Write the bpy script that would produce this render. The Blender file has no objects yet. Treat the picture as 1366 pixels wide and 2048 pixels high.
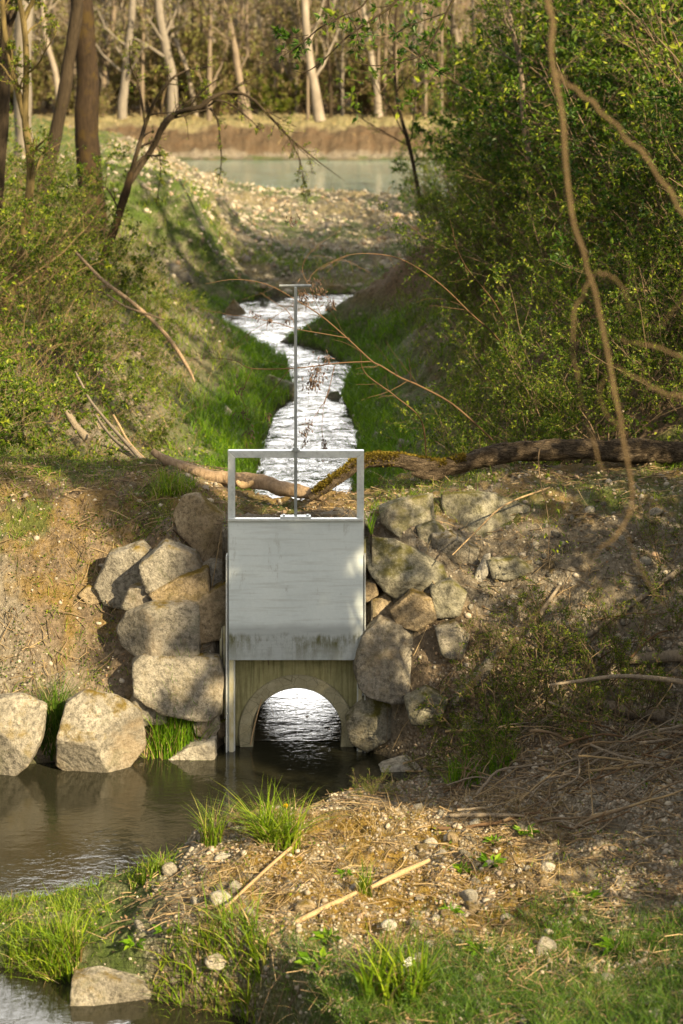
import bpy, bmesh, math, random
import numpy as np
from mathutils import Vector

# ------------------------------------------------------------------ camera model
F, HC, YH, CX = 4000.0, 6.4, 20.0, 683.0      # focal length in photo pixels, eye height, horizon row, centre column
sc = bpy.context.scene
COL = sc.collection
RNG = np.random.default_rng(7)
random.seed(7)

def P(px, py, Y):
    """the world point at distance Y that the photograph shows at (px, py)"""
    return ((px - CX) * Y / F, Y, HC - (py - YH) * Y / F)

# ------------------------------------------------------------------ numeric noise
def _hash(ix, iy, iz, seed):
    h = (ix * 374761393 + iy * 668265263 + iz * 2147483647 + seed * 974634777) & 0xFFFFFFFF
    h = ((h ^ (h >> 13)) * 1274126177) & 0xFFFFFFFF
    h = h ^ (h >> 16)
    return (h & 0xFFFFFF) / float(0xFFFFFF)

def vnoise(x, y, z=None, seed=0):
    x = np.asarray(x, float); y = np.asarray(y, float)
    z = np.zeros_like(x) if z is None else np.asarray(z, float)
    ix = np.floor(x).astype(np.int64); iy = np.floor(y).astype(np.int64); iz = np.floor(z).astype(np.int64)
    fx, fy, fz = x - ix, y - iy, z - iz
    fx = fx * fx * (3 - 2 * fx); fy = fy * fy * (3 - 2 * fy); fz = fz * fz * (3 - 2 * fz)
    r = 0
    for a in (0, 1):
        wa = fx if a else 1 - fx
        for b in (0, 1):
            wb = fy if b else 1 - fy
            for c in (0, 1):
                wc = fz if c else 1 - fz
                r = r + wa * wb * wc * _hash(ix + a, iy + b, iz + c, seed)
    return r * 2 - 1

def fbm(x, y, z=None, seed=0, octv=4, gain=0.5):
    s, a, f = 0, 1.0, 1.0
    for i in range(octv):
        s = s + a * vnoise(x * f + 17.3 * i, y * f - 9.1 * i, None if z is None else z * f, seed + i)
        a *= gain; f *= 2.03
    return s

def sst(a, b, x):
    t = np.clip((np.asarray(x, float) - a) / (b - a), 0, 1)
    return t * t * (3 - 2 * t)

# ------------------------------------------------------------------ the lie of the land
XL_Y = [20, 22, 27.2, 29.4, 31.6, 33.2, 34.8, 36.6, 38.2, 41.3, 43, 44.4, 45.2, 46.2, 48]
XL_X = [-.95, -1.0, -1.18, -1.12, -1.05, -.77, -.9, -.99, -1.56, -2.51, -2.3, -1.8, .6, 4, 9]
XR_Y = [20, 22, 27.2, 29.1, 30.8, 33.2, 35.8, 37.6, 38.5, 39.1, 40.5, 42, 44.4, 45.2, 46.2, 48]
XR_X = [.2, .2, .12, .2, .18, -.02, .15, -.4, -1.1, -1.05, -.2, .2, .5, 1.5, 5, 10]
GX = -0.39                                     # the middle of the sluice

def xl(Y): return np.interp(Y, XL_Y, XL_X)
def xr(Y): return np.interp(Y, XR_Y, XR_X)

def river_edge(X): return np.interp(X, [-14, -9, -7.27, -5.2, -2.86, 1.3, 8, 40], [99, 92, 84.8, 76.5, 70, 67.4, 66, 64])

def gz(X, Y, micro=True):
    X = np.asarray(X, float); Y = np.asarray(Y, float)
    bed = -0.4
    # upstream cut
    dl = xl(Y) - X; dr = X - xr(Y)
    pl = np.interp(dl, [0, .3, 1, 2, 3.5, 6, 12, 40], [0, .15, .45, 1.15, 2.0, 2.5, 2.9, 3.4])
    cap = np.minimum(.34 + .1 * sst(48, 60, Y), .04 + .2 * np.clip(Y - 45.2, 0, None)) + 1.5 * sst(0, 4.0, np.interp(Y, [44, 46, 55, 65, 80, 90], [-1.6, -2.0, -4.2, -6.2, -8.8, -10.5]) - X)
    wc = np.maximum(sst(39, 54, Y), sst(44.0, 44.7, Y) * sst(-5.2, -2.1, X)); cap = cap * wc + 4.0 * (1 - wc)
    pl = np.minimum(pl, cap)
    pr = np.interp(dr, [0, .4, 1, 2, 3, 5, 8, 14, 60], [0, .2, .6, 1.35, 2.0, 2.9, 3.4, 3.8, 4.5])
    up = np.where(dl > 0, pl, np.where(dr > 0, pr, bed))
    e = river_edge(X) - Y
    lnx = np.interp(Y, [44, 46, 55, 65, 80, 90], [-1.6, -2.0, -4.2, -6.2, -8.8, -10.5])
    up = np.where((Y > 45) & (dl > 0), up + .75 * np.exp(-((X - lnx + .4) / 1.6) ** 2) * sst(46, 50, Y), up)
    up = np.where(e > 0, np.minimum(up, .02 + .13 * e), -.6)
    far = np.interp(Y - 85, [-1, 0, .6, 1.2, 3, 5, 7, 45, 120, 500], [-.6, 0, .12, .3, .95, 1.3, 1.35, 1.6, 15, 34])
    up = np.where(Y > 84, np.maximum(up, far), up)
    up = bed + (up - bed) * sst(19.0, 20.1, Y)
    # the dam
    wr = sst(.45, 1.7, X)
    yb = np.interp(X, [-6, -2.9, -1.12, -1.02, .22, .27, .7, 1.5, 3, 6, 14], [16.9, 16.95, 17.22, 17.47, 17.47, 17.25, 16.8, 16.4, 16.1, 15.8, 15])
    t = Y - yb
    fl = np.interp(t, [-.3, 0, .15, .6, 1.2, 1.6, 2.2], [-.4, 0, .3, .82, 1.55, 1.84, 1.97])
    fl2 = np.interp(t, [-.3, 0, .1, .3, .55, .95, 1.6], [-.4, 0, .35, 1.0, 1.5, 1.84, 1.97])
    ws = sst(-2.1, -1.5, X); fl = fl * (1 - ws) + fl2 * ws
    fg = np.interp(t, [-.05, 0, .06, .5], [-.4, 0, 1.85, 1.92])
    fr1 = np.interp(t, [-.3, 0, .12, .4, .8, 1.4], [-.4, 0, .5, 1.25, 1.8, 1.93])
    fr2 = np.interp(t, [-.3, 0, .3, .6, 1.3, 2.2, 3], [-.4, .1, .55, .95, 1.52, 1.93, 2.0])
    face = np.where(X < -1.02, fl, np.where(X < .24, fg, fr1 * (1 - wr) + fr2 * wr))
    face = np.where(np.abs(X - GX) < .66, fg, face)
    crest = 1.88 + .1 * sst(-1, -2.4, X) + .1 * sst(1, 4, X) - .24 * sst(17.7, 18.9, Y) * np.exp(-((X - GX - .1) / .75) ** 4)
    back = crest - np.clip((Y - np.where(np.abs(X - GX) < .75, 19.5, 19.7)) / np.where(np.abs(X - GX) < .75, .12, 1.3), 0, None) * 2.2
    dam = np.minimum(np.minimum(face, crest), back)
    dam = np.maximum(dam, bed)
    # the spit in front and the bank to the right of it
    yf = np.interp(X, [-6, -2.25, -1.74, -1.2, -.64, -.3, .2, .8], [13.3, 13.2, 13.03, 12.83, 12.62, 12.2, 11, 8])
    ybk = np.interp(X, [-6, -2.47, -1.42, -.97, -.13, .23, .65, 1.2], [14.2, 14.46, 14.9, 15.35, 15.9, 16.45, 16.8, 18])
    H = np.interp(X, [-6, -2.4, -1.5, -1.1, -.6, .3, 1.5, 3, 5, 9, 20], [.1, .13, .2, .36, .43, .46, .5, .62, 1.1, 2.2, 3.0])
    H = H - .26 * sst(14.4, 16.2, Y) * (1 - sst(.8, 1.8, X)) + .2 * sst(12.6, 10.8, Y) * sst(.2, 1.5, X)
    ef = sst(-.12, .3, Y - yf); eb = sst(-.2, .55, ybk - Y)
    spit = bed + (H - bed) * ef * eb
    spit = np.where((Y < 20) & (Y > 6), spit, bed)
    spit = np.where(Y > 18.5, np.minimum(spit, 1.9), spit)
    near = np.interp(Y, [-40, -4, 0, 8, 9.5], [5.2, 4.9, 4.5, .35, -.4])
    z = np.maximum(np.maximum(up, dam), np.maximum(spit, near))
    # banks of the downstream pool, off to the side
    z = np.maximum(z, np.where(Y < 17.5, np.interp(X, [-30, -9, -7, -6], [3, 1.6, .3, -.4]), -.4))
    if micro:
        land = sst(-.05, .25, z)
        amp = np.interp(Y, [0, 20, 50, 90, 140], [1, 1, 1.8, 2.2, 2])
        z = z + land * amp * (.05 * fbm(X * 1.3, Y * 1.3, seed=3, octv=3) + .034 * fbm(X * 6, Y * 6, seed=9, octv=4, gain=.65) - .05 * np.clip(.25 - np.abs(fbm(X * 2.3, Y * 1.1, seed=19, octv=3)), 0, 1) * sst(.2, .6, z) * (Y < 20))
        z = z + (1 - land) * .06 * fbm(X * 2.2, Y * 2.2, seed=5, octv=3)
    return z

def g1(x, y): return float(gz(np.array([x]), np.array([y]))[0])

_HY = np.concatenate([np.arange(9, 26, .015), np.arange(26, 130, .08)])
def hit(px, py):
    """where the sight line through a photograph pixel first meets the ground"""
    X = (px - CX) * _HY / F
    zr = HC - (py - YH) * _HY / F
    k = np.nonzero(gz(X, _HY) >= zr)[0]
    i = k[0] if len(k) else len(_HY) - 1
    return float(X[i]), float(_HY[i]), float(zr[i])

# ------------------------------------------------------------------ mesh collecting
class MB:
    def __init__(s): s.v = []; s.q = []; s.t = []; s.n = 0
    def add(s, V, Q=None, T=None):
        V = np.asarray(V, np.float32).reshape(-1, 3)
        s.v.append(V)
        if Q is not None and len(Q): s.q.append(np.asarray(Q, np.int64) + s.n)
        if T is not None and len(T): s.t.append(np.asarray(T, np.int64) + s.n)
        s.n += len(V)
    def mesh(s, name, mats, smooth=True):
        me = bpy.data.meshes.new(name)
        V = np.concatenate(s.v) if s.v else np.zeros((0, 3), np.float32)
        Q = np.concatenate(s.q) if s.q else np.zeros((0, 4), np.int64)
        T = np.concatenate(s.t) if s.t else np.zeros((0, 3), np.int64)
        me.vertices.add(len(V)); me.vertices.foreach_set('co', V.ravel())
        loops = np.concatenate([Q.ravel(), T.ravel()]).astype(np.int32)
        starts = np.concatenate([np.arange(len(Q)) * 4, len(Q) * 4 + np.arange(len(T)) * 3]).astype(np.int32)
        me.loops.add(len(loops)); me.loops.foreach_set('vertex_index', loops)
        me.polygons.add(len(starts)); me.polygons.foreach_set('loop_start', starts)
        me.polygons.foreach_set('use_smooth', np.full(len(starts), smooth))
        me.update(calc_edges=True)
        me.materials.append(mats)
        return me
    def obj(s, name, mat, parent=None, smooth=True):
        o = bpy.data.objects.new(name, s.mesh(name, mat, smooth)); COL.objects.link(o)
        if parent is not None:
            o.parent = parent
            o.matrix_parent_inverse = parent.matrix_world.inverted() if False else o.matrix_parent_inverse
        return o

    # ---- shapes
    def tubes(s, paths, rad, sides=5, cap=True, lump=0, rng=RNG):
        """paths (M,N,3), rad (M,N)"""
        paths = np.asarray(paths, float); rad = np.asarray(rad, float)
        M, N, _ = paths.shape
        if M == 0: return
        tan = np.gradient(paths, axis=1) if N > 2 else np.repeat(paths[:, 1:] - paths[:, :1], 2, 1)
        tan /= np.linalg.norm(tan, axis=2, keepdims=True) + 1e-9
        mean = paths[:, -1] - paths[:, 0]; mean /= np.linalg.norm(mean, axis=1, keepdims=True) + 1e-9
        ref = np.where(np.abs(mean[:, 2:3]) < .8, np.array([[0, 0, 1.0]]), np.array([[0.3, -1.0, 0]]))
        u = np.cross(tan, ref[:, None, :]); u /= np.linalg.norm(u, axis=2, keepdims=True) + 1e-9
        w = np.cross(tan, u)
        a = np.linspace(0, 2 * np.pi, sides, endpoint=False)
        r = rad[:, :, None] * np.ones(sides)
        if lump: r = r * (1 + lump * rng.uniform(-1, 1, r.shape))
        V = paths[:, :, None, :] + (u[:, :, None, :] * np.cos(a)[None, None, :, None] + w[:, :, None, :] * np.sin(a)[None, None, :, None]) * r[..., None]
        k = np.arange(sides); k2 = (k + 1) % sides
        i = np.arange(N - 1)[:, None] * sides
        Q = np.stack([i + k, i + k2, i + sides + k2, i + sides + k], -1).reshape(-1, 4)
        Q = (Q[None] + (np.arange(M) * N * sides)[:, None, None]).reshape(-1, 4)
        s.add(V.reshape(-1, 3), Q)
        if cap:
            for end, rev in ((0, True), (N - 1, False)):
                C = paths[:, end]; b = s.n
                ring = V[:, end]
                VV = np.concatenate([C[:, None], ring], 1).reshape(-1, 3)
                T = np.stack([np.zeros(sides, int), 1 + k, 1 + k2], -1)
                if rev: T = T[:, ::-1]
                T = (T[None] + (np.arange(M) * (sides + 1))[:, None, None]).reshape(-1, 3)
                s.add(VV, None, T)
    def tube(s, path, rad, sides=8, cap=True, lump=0):
        path = np.asarray(path, float)
        rad = np.broadcast_to(np.asarray(rad, float), (len(path),))
        s.tubes(path[None], rad[None], sides, cap, lump)
    def box(s, lo, hi):
        x0, y0, z0 = lo; x1, y1, z1 = hi
        V = [(x0, y0, z0), (x1, y0, z0), (x1, y1, z0), (x0, y1, z0), (x0, y0, z1), (x1, y0, z1), (x1, y1, z1), (x0, y1, z1)]
        s.add(V, [(0, 3, 2, 1), (4, 5, 6, 7), (0, 1, 5, 4), (1, 2, 6, 5), (2, 3, 7, 6), (3, 0, 4, 7)])
    def leaves(s, pos, d, L, wr=.5, rng=RNG, up=.5, fold=.25):
        pos = np.asarray(pos, float); n = len(pos)
        if n == 0: return
        d = d / (np.linalg.norm(d, axis=1, keepdims=True) + 1e-9)
        nrm = rng.normal(size=(n, 3)); nrm[:, 2] += up * 2
        side = np.cross(d, nrm); side /= np.linalg.norm(side, axis=1, keepdims=True) + 1e-9
        nn = np.cross(side, d)
        L = np.broadcast_to(L, (n,))[:, None]
        W = L * wr * .5
        V = np.stack([pos, pos + d * L * .45 + side * W + nn * L * fold * .5, pos + d * L - nn * L * .12, pos + d * L * .45 - side * W + nn * L * fold * .5], 1)
        b = np.arange(n)[:, None] * 4
        T = np.concatenate([b + np.array([[0, 1, 2]]), b + np.array([[0, 2, 3]])])
        s.add(V.reshape(-1, 3), None, T)
    def blades(s, pos, h, w, lean, rng=RNG, seg=3):
        """grass blades: strips that bend over"""
        pos = np.asarray(pos, float); n = len(pos)
        if n == 0: return
        h = np.broadcast_to(h, (n,)); w = np.broadcast_to(w, (n,)); lean = np.broadcast_to(lean, (n,))
        az = rng.uniform(0, 2 * np.pi, n); dx = np.stack([np.cos(az), np.sin(az), 0 * az], 1)
        fa = rng.uniform(0, 2 * np.pi, n); sd = np.stack([np.cos(fa), np.sin(fa), 0 * fa], 1)
        rows = []
        for k in range(seg + 1):
            t = k / seg
            c = pos + dx * (lean * h * t ** 1.8)[:, None] + np.array([0, 0, 1.0]) * (h * (t - .28 * np.minimum(lean, 1.4) * t ** 2.4))[:, None]
            ww = (w * .5 * (1 - t ** 1.6) )[:, None]
            if k < seg: rows += [c - sd * ww, c + sd * ww]
            else: rows += [c]
        V = np.stack(rows, 1); m = V.shape[1]
        b = np.arange(n)[:, None] * m
        q = [b + np.array([[2 * k, 2 * k + 1, 2 * k + 3, 2 * k + 2]]) for k in range(seg - 1)]
        t = b + np.array([[2 * seg - 2, 2 * seg - 1, 2 * seg]])
        s.add(V.reshape(-1, 3), np.concatenate(q) if q else None, t)

_ICO = {}
def ico(level):
    if level not in _ICO:
        bm = bmesh.new(); bmesh.ops.create_icosphere(bm, subdivisions=level, radius=1)
        _ICO[level] = (np.array([v.co for v in bm.verts]), np.array([[v.index for v in f.verts] for f in bm.faces])); bm.free()
    return _ICO[level]

def pebbles(mb, pos, size, level=1, rng=RNG, flat=(.5, .85), rough=.1):
    V, T = ico(level); n = len(pos)
    if n == 0: return
    D = V[None] * (1 + rough * rng.normal(size=(n, len(V), 1)))
    sc_ = np.stack([np.ones(n), rng.uniform(.6, 1, n), rng.uniform(*flat, n)], 1) * np.asarray(size)[:, None] * .5
    D = D * sc_[:, None, :]
    a = rng.uniform(0, 2 * np.pi, n); tl = rng.uniform(-.4, .4, n)
    ca, sa, ct, st = np.cos(a)[:, None], np.sin(a)[:, None], np.cos(tl)[:, None], np.sin(tl)[:, None]
    x, y, z = D[..., 0], D[..., 1], D[..., 2]
    y, z = y * ct - z * st, y * st + z * ct
    x, y = x * ca - y * sa, x * sa + y * ca
    W = np.stack([x, y, z], -1) + np.asarray(pos)[:, None, :]
    mb.add(W.reshape(-1, 3), None, (T[None] + (np.arange(n) * len(V))[:, None, None]).reshape(-1, 3))

def spline(pts, n):
    """Catmull-Rom through pts, n samples"""
    p = np.asarray(pts, float)
    if len(p) < 3:
        return np.array([p[0] + (p[-1] - p[0]) * t for t in np.linspace(0, 1, n)])
    q = np.concatenate([2 * p[:1] - p[1:2], p, 2 * p[-1:] - p[-2:-1]])
    u = np.linspace(0, len(p) - 1 - 1e-6, n); i = u.astype(int); t = (u - i)[:, None]
    a, b, c, d = q[i], q[i + 1], q[i + 2], q[i + 3]
    return .5 * (2 * b + (c - a) * t + (2 * a - 5 * b + 4 * c - d) * t ** 2 + (3 * b - a - 3 * c + d) * t ** 3)

# ------------------------------------------------------------------ objects
def tag(o, label=None, cat=None, group=None, kind=None):
    if label: o['label'] = label
    if cat: o['category'] = cat
    if group: o['group'] = group
    if kind: o['kind'] = kind
    return o
def empty(name, loc, label, cat, group=None):
    o = bpy.data.objects.new(name, None); COL.objects.link(o); o.location = loc; o.empty_display_size = .1
    return tag(o, label, cat, group)
def part(mb, name, mat, root, smooth=True):
    """world-space mesh as a child of an Empty (only translated)"""
    off = np.array(root.location if root.parent is None else root.parent.location, np.float32)
    for i in range(len(mb.v)): mb.v[i] = mb.v[i] - off
    o = mb.obj(name, mat, None, smooth); o.parent = root
    return o
def copy_tree(o, parent=None):
    c = o.copy(); COL.objects.link(c)
    if parent is not None: c.parent = parent
    for ch in list(o.children): copy_tree(ch, c)
    return c

# ------------------------------------------------------------------ materials
class M:
    def __init__(s, name, rough=.85, spec=.25):
        s.m = bpy.data.materials.new(name); s.m.use_nodes = True
        s.t = s.m.node_tree; s.N = s.t.nodes; s.L = s.t.links
        s.b = s.N['Principled BSDF']; s.out = s.N['Material Output']
        s.b.inputs['Roughness'].default_value = rough
        s.b.inputs['Specular IOR Level'].default_value = spec
        s._co = None
    def node(s, typ, **kw):
        n = s.N.new(typ)
        for k, v in kw.items(): setattr(n, k, v)
        return n
    def put(s, sock, v):
        if isinstance(v, bpy.types.NodeSocket): s.L.new(v, sock)
        elif isinstance(v, (tuple, list)) and len(v) == 3 and len(sock.default_value) == 4: sock.default_value = (*v, 1)
        else: sock.default_value = v
    def co(s, kind='Object'):
        if s._co is None: s._co = s.node('ShaderNodeTexCoord')
        return s._co.outputs[kind]
    def pos(s): return s.node('ShaderNodeNewGeometry').outputs['Position']
    def mapped(s, v, scale=(1, 1, 1), rot=(0, 0, 0)):
        n = s.node('ShaderNodeMapping'); s.put(n.inputs['Vector'], v); n.inputs['Scale'].default_value = scale; n.inputs['Rotation'].default_value = rot
        return n.outputs[0]
    def noise(s, scale, detail=4, rough=.6, vec=None, dist=0):
        n = s.node('ShaderNodeTexNoise'); n.inputs['Scale'].default_value = scale; n.inputs['Detail'].default_value = detail
        n.inputs['Roughness'].default_value = rough; n.inputs['Distortion'].default_value = dist
        s.put(n.inputs['Vector'], vec if vec is not None else s.co())
        return n.outputs['Fac']
    def voro(s, scale, vec=None, feature='F1', out='Distance', rand=1):
        n = s.node('ShaderNodeTexVoronoi', feature=feature); n.inputs['Scale'].default_value = scale; n.inputs['Randomness'].default_value = rand
        s.put(n.inputs['Vector'], vec if vec is not None else s.co())
        return n.outputs[out]
    def ramp(s, fac, stops, interp='LINEAR'):
        n = s.node('ShaderNodeValToRGB'); s.put(n.inputs[0], fac); e = n.color_ramp.elements; n.color_ramp.interpolation = interp
        while len(e) < len(stops): e.new(.5)
        for el, (p, c) in zip(e, stops):
            el.position = p; el.color = (*c, 1) if not isinstance(c, (int, float)) else (c, c, c, 1)
        return n.outputs[0]
    def math(s, op, a, b=0.0, clamp=False):
        n = s.node('ShaderNodeMath', operation=op); n.use_clamp = clamp; s.put(n.inputs[0], a); s.put(n.inputs[1], b); return n.outputs[0]
    def mix(s, fac, a, b, mode='MIX'):
        n = s.node('ShaderNodeMix', data_type='RGBA', blend_type=mode); s.put(n.inputs[0], fac); s.put(n.inputs[6], a); s.put(n.inputs[7], b); return n.outputs[2]
    def island(s): return s.node('ShaderNodeNewGeometry').outputs['Random Per Island']
    def objrand(s): return s.node('ShaderNodeObjectInfo').outputs['Random']
    def normz(s):
        x = s.node('ShaderNodeSeparateXYZ'); s.L.new(s.node('ShaderNodeNewGeometry').outputs['Normal'], x.inputs[0]); return x.outputs[2]
    def bump(s, h, strength=.5, dist=.02):
        n = s.node('ShaderNodeBump'); n.inputs['Strength'].default_value = strength; n.inputs['Distance'].default_value = dist
        s.put(n.inputs['Height'], h); s.L.new(n.outputs[0], s.b.inputs['Normal']); return n
    def color(s, c): s.put(s.b.inputs['Base Color'], c); return s
    def leafy(s, c, trans=.45):
        tr = s.node('ShaderNodeBsdfTranslucent'); s.put(tr.inputs['Color'], c)
        mx = s.node('ShaderNodeMixShader'); mx.inputs[0].default_value = trans
        s.put(s.b.inputs['Base Color'], c)
        s.L.new(s.b.outputs[0], mx.inputs[1]); s.L.new(tr.outputs[0], mx.inputs[2]); s.L.new(mx.outputs[0], s.out.inputs[0]); return s

def leaf_mat(name, stops, trans=.4, rough=.5):
    m = M(name, rough, .3)
    m.leafy(m.ramp(m.island(), stops), trans); return m.m
def bark_mat(name, dark, light, moss=None, mossamt=.5, scale=1.0, streak=8):
    m = M(name, .9, .15)
    v = m.mapped(m.co(), (scale * streak, scale * streak, scale * 1.6))
    n = m.noise(3, 6, .7, v); n2 = m.noise(2.2 * scale, 3, .6)
    c = m.ramp(n, [(.3, dark), (.7, light)])
    c = m.mix(m.ramp(n2, [(.3, 0.0), (.8, .5)]), c, tuple(x * .55 for x in light))
    if moss: c = m.mix(m.ramp(m.noise(3.5 * scale, 5, .7), [(mossamt, 0.0), (mossamt + .12, 1.0)]), c, moss)
    m.color(c); m.bump(n, .8, .02); return m.m

MATS = {}
def build_materials():
    k = MATS
    # ---- ground
    m = M('ground_soil', .95, .1)
    p = m.pos()
    att = m.node('ShaderNodeAttribute', attribute_name='zone'); sep = m.node('ShaderNodeSeparateColor'); m.L.new(att.outputs['Color'], sep.inputs[0])
    att2 = m.node('ShaderNodeAttribute', attribute_name='zone_b'); sep2 = m.node('ShaderNodeSeparateColor'); m.L.new(att2.outputs['Color'], sep2.inputs[0])
    gravel, green, gold = sep.outputs[0], sep.outputs[1], sep.outputs[2]
    litter, straw, wet = sep2.outputs[0], sep2.outputs[1], sep2.outputs[2]
    n1 = m.noise(2.5, 6, .65, p); n2 = m.noise(22, 5, .7, p); n3 = m.noise(90, 3, .7, p); big = m.noise(.5, 4, .6, p)
    soil = m.ramp(n2, [(.32, (.05, .04, .027)), (.5, (.135, .112, .08)), (.7, (.26, .225, .17))])
    soil = m.mix(m.ramp(n1, [(.4, 0.0), (.65, .8)]), soil, m.ramp(n3, [(.3, (.13, .115, .09)), (.7, (.33, .3, .245))]))
    vor = m.voro(38, p, out='Color'); vd = m.voro(38, p)
    hsv = m.node('ShaderNodeSeparateColor'); m.L.new(vor, hsv.inputs[0])
    stone = m.ramp(hsv.outputs[0], [(0, (.13, .115, .09)), (.4, (.29, .26, .21)), (.8, (.46, .43, .36)), (1, (.3, .22, .14))])
    stone = m.mix(m.ramp(vd, [(.35, 0.0), (.7, .85)]), stone, (.09, .075, .055))
    c = m.mix(m.math('MULTIPLY', gravel, m.ramp(n1, [(.3, .25), (.6, 1.0)])), soil, stone)
    lit = m.ramp(n2, [(.32, (.045, .03, .018)), (.52, (.13, .082, .046)), (.72, (.27, .185, .105))])
    c = m.mix(m.math('MULTIPLY', litter, m.ramp(n1, [(.25, .4), (.6, 1.0)])), c, lit)
    st = m.ramp(n2, [(.3, (.14, .12, .055)), (.7, (.31, .27, .135))])
    c = m.mix(m.math('MULTIPLY', straw, m.ramp(n1, [(.25, .45), (.6, 1.0)])), c, st)
    go = m.ramp(n3, [(.3, (.12, .075, .015)), (.7, (.3, .2, .04))])
    c = m.mix(m.math('MULTIPLY', gold, m.ramp(m.noise(4, 5, .7, p), [(.42, 0.0), (.56, 1.0)])), c, go)
    gr = m.ramp(n2, [(.3, (.03, .05, .012)), (.55, (.06, .1, .018)), (.75, (.12, .16, .035))])
    c = m.mix(m.math('MULTIPLY', green, m.ramp(m.noise(3, 5, .7, p), [(.35, .25), (.55, 1.0)])), c, gr)
    c = m.mix(m.math('MULTIPLY', wet, .65), c, (.035, .03, .02))
    m.color(c)
    h = m.math('ADD', m.math('MULTIPLY', n2, 1.0), m.math('MULTIPLY', n3, .35))
    h = m.math('SUBTRACT', h, m.math('MULTIPLY', m.math('MULTIPLY', vd, gravel), .6))
    m.bump(h, 1.0, .045); k['ground'] = m.m
    # ---- rocks
    def rock(name, a, b, c_, mossc=(.14, .1, .02), mossamt=.62, specks=True, soil=.5):
        m = M(name, .9, .2); o = m.co(); r = m.objrand()
        off = m.node('ShaderNodeVectorMath', operation='ADD'); m.put(off.inputs[0], o)
        cmb = m.node('ShaderNodeCombineXYZ'); m.put(cmb.inputs[0], m.math('MULTIPLY', r, 37.0)); m.put(cmb.inputs[1], m.math('MULTIPLY', r, 11.0)); m.L.new(cmb.outputs[0], off.inputs[1])
        v = off.outputs[0]
        n1 = m.noise(3.2, 7, .65, v, .4); n2 = m.noise(28, 5, .75, v); n3 = m.noise(95, 3, .65, v)
        col = m.ramp(n1, [(.28, a), (.5, b), (.72, c_)])
        col = m.mix(m.ramp(n2, [(.38, .75), (.56, 0.0)]), col, tuple(x * .45 for x in a))
        if specks:
            col = m.mix(m.ramp(n3, [(.34, .5), (.46, 0.0)]), col, (.06, .055, .05))
            col = m.mix(m.ramp(n3, [(.6, 0.0), (.7, .3)]), col, (.5, .48, .43))
        col = m.mix(m.ramp(m.noise(1.7, 5, .7, v), [(.52, 0.0), (.66, soil)]), col, (.22, .165, .1))
        col = m.mix(m.ramp(m.noise(5, 6, .75, v, .6), [(.55, 0.0), (.64, .45)]), col, (.1, .1, .06))
        up = m.math('MULTIPLY', m.ramp(m.normz(), [(.15, 0.0), (.7, 1.0)]), m.ramp(m.noise(4.5, 5, .7, v), [(mossamt - .12, 0.0), (mossamt, 1.0)]))
        col = m.mix(up, col, m.ramp(n2, [(.3, tuple(x * .5 for x in mossc)), (.7, mossc)]))
        m.color(col)
        hh = m.math('ADD', m.math('MULTIPLY', n1, 1.6), m.math('ADD', m.math('MULTIPLY', n2, .5), m.math('MULTIPLY', n3, .12)))
        m.bump(hh, .9, .035); return m.m
    k['rock'] = rock('grey_granite', (.12, .11, .09), (.225, .208, .172), (.36, .335, .28))
    k['rock_warm'] = rock('warm_granite', (.15, .112, .066), (.26, .205, .13), (.37, .305, .205), mossamt=.56)
    k['rock_dark'] = rock('dim_mossy_stone', (.12, .115, .085), (.22, .21, .16), (.32, .31, .25), mossc=(.09, .085, .02), mossamt=.58, soil=.3)
    k['rock_pale'] = rock('pale_limestone', (.24, .22, .18), (.37, .35, .3), (.48, .46, .4), specks=False, mossamt=.7, soil=.35)
    m = M('pebble', .85, .25); r = m.island()
    c = m.ramp(r, [(0, (.22, .19, .15)), (.25, (.36, .32, .26)), (.5, (.37, .34, .28)), (.75, (.2, .18, .155)), (.9, (.32, .22, .14)), (1, (.43, .4, .34))])
    c = m.mix(m.ramp(m.noise(30, 4, .7), [(.4, .5), (.6, 0.0)]), c, (.17, .14, .1))
    m.color(c); m.bump(m.noise(60, 4, .7), .4, .01); k['pebble'] = m.m
    # ---- metal and concrete
    m = M('galvanised_steel', .46, .4); o = m.co()
    n1 = m.noise(1.4, 5, .6, o); sp = m.voro(55, o, out='Color'); x = m.node('ShaderNodeSeparateColor'); m.L.new(sp, x.inputs[0])
    c = m.ramp(n1, [(.3, (.51, .59, .63)), (.7, (.65, .725, .75))])
    c = m.mix(.1, c, m.ramp(x.outputs[0], [(0, (.36, .4, .41)), (1, (.68, .7, .7))]))
    z = m.node('ShaderNodeSeparateXYZ'); m.L.new(o, z.inputs[0])
    streak = m.noise(3, 5, .7, m.mapped(o, (26, 26, .9)))
    hband = m.noise(5, 4, .65, m.mapped(o, (.5, .5, 7)))
    c = m.mix(m.ramp(hband, [(.5, 0.0), (.66, .35)]), c, (.33, .36, .36))
    c = m.mix(m.ramp(m.noise(9, 5, .75, m.mapped(o, (1, 1, .35))), [(.6, 0.0), (.68, .5)]), c, (.26, .28, .27))
    # waterline bands: the plate is 1.21 m tall, origin at its lower edge
    zz = z.outputs[2]
    low = m.ramp(m.math('ADD', zz, m.math('MULTIPLY', m.math('SUBTRACT', m.noise(4, 3, .6, o), .5), .06)), [(.27, 1.0), (.33, 0.0)])
    c = m.mix(m.math('MULTIPLY', low, .6), c, (.24, .265, .28))
    blot = m.math('ADD', m.math('MULTIPLY', m.noise(4.5, 5, .75, m.mapped(o, (1, 1, .6))), .7), m.math('MULTIPLY', m.noise(3, 5, .7, m.mapped(o, (11, 11, 1.6))), .35))
    zr = m.math('ADD', zz, m.math('MULTIPLY', m.math('SUBTRACT', m.noise(6, 4, .7, m.mapped(o, (1.6, 1, .3))), .5), .16))
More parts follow.
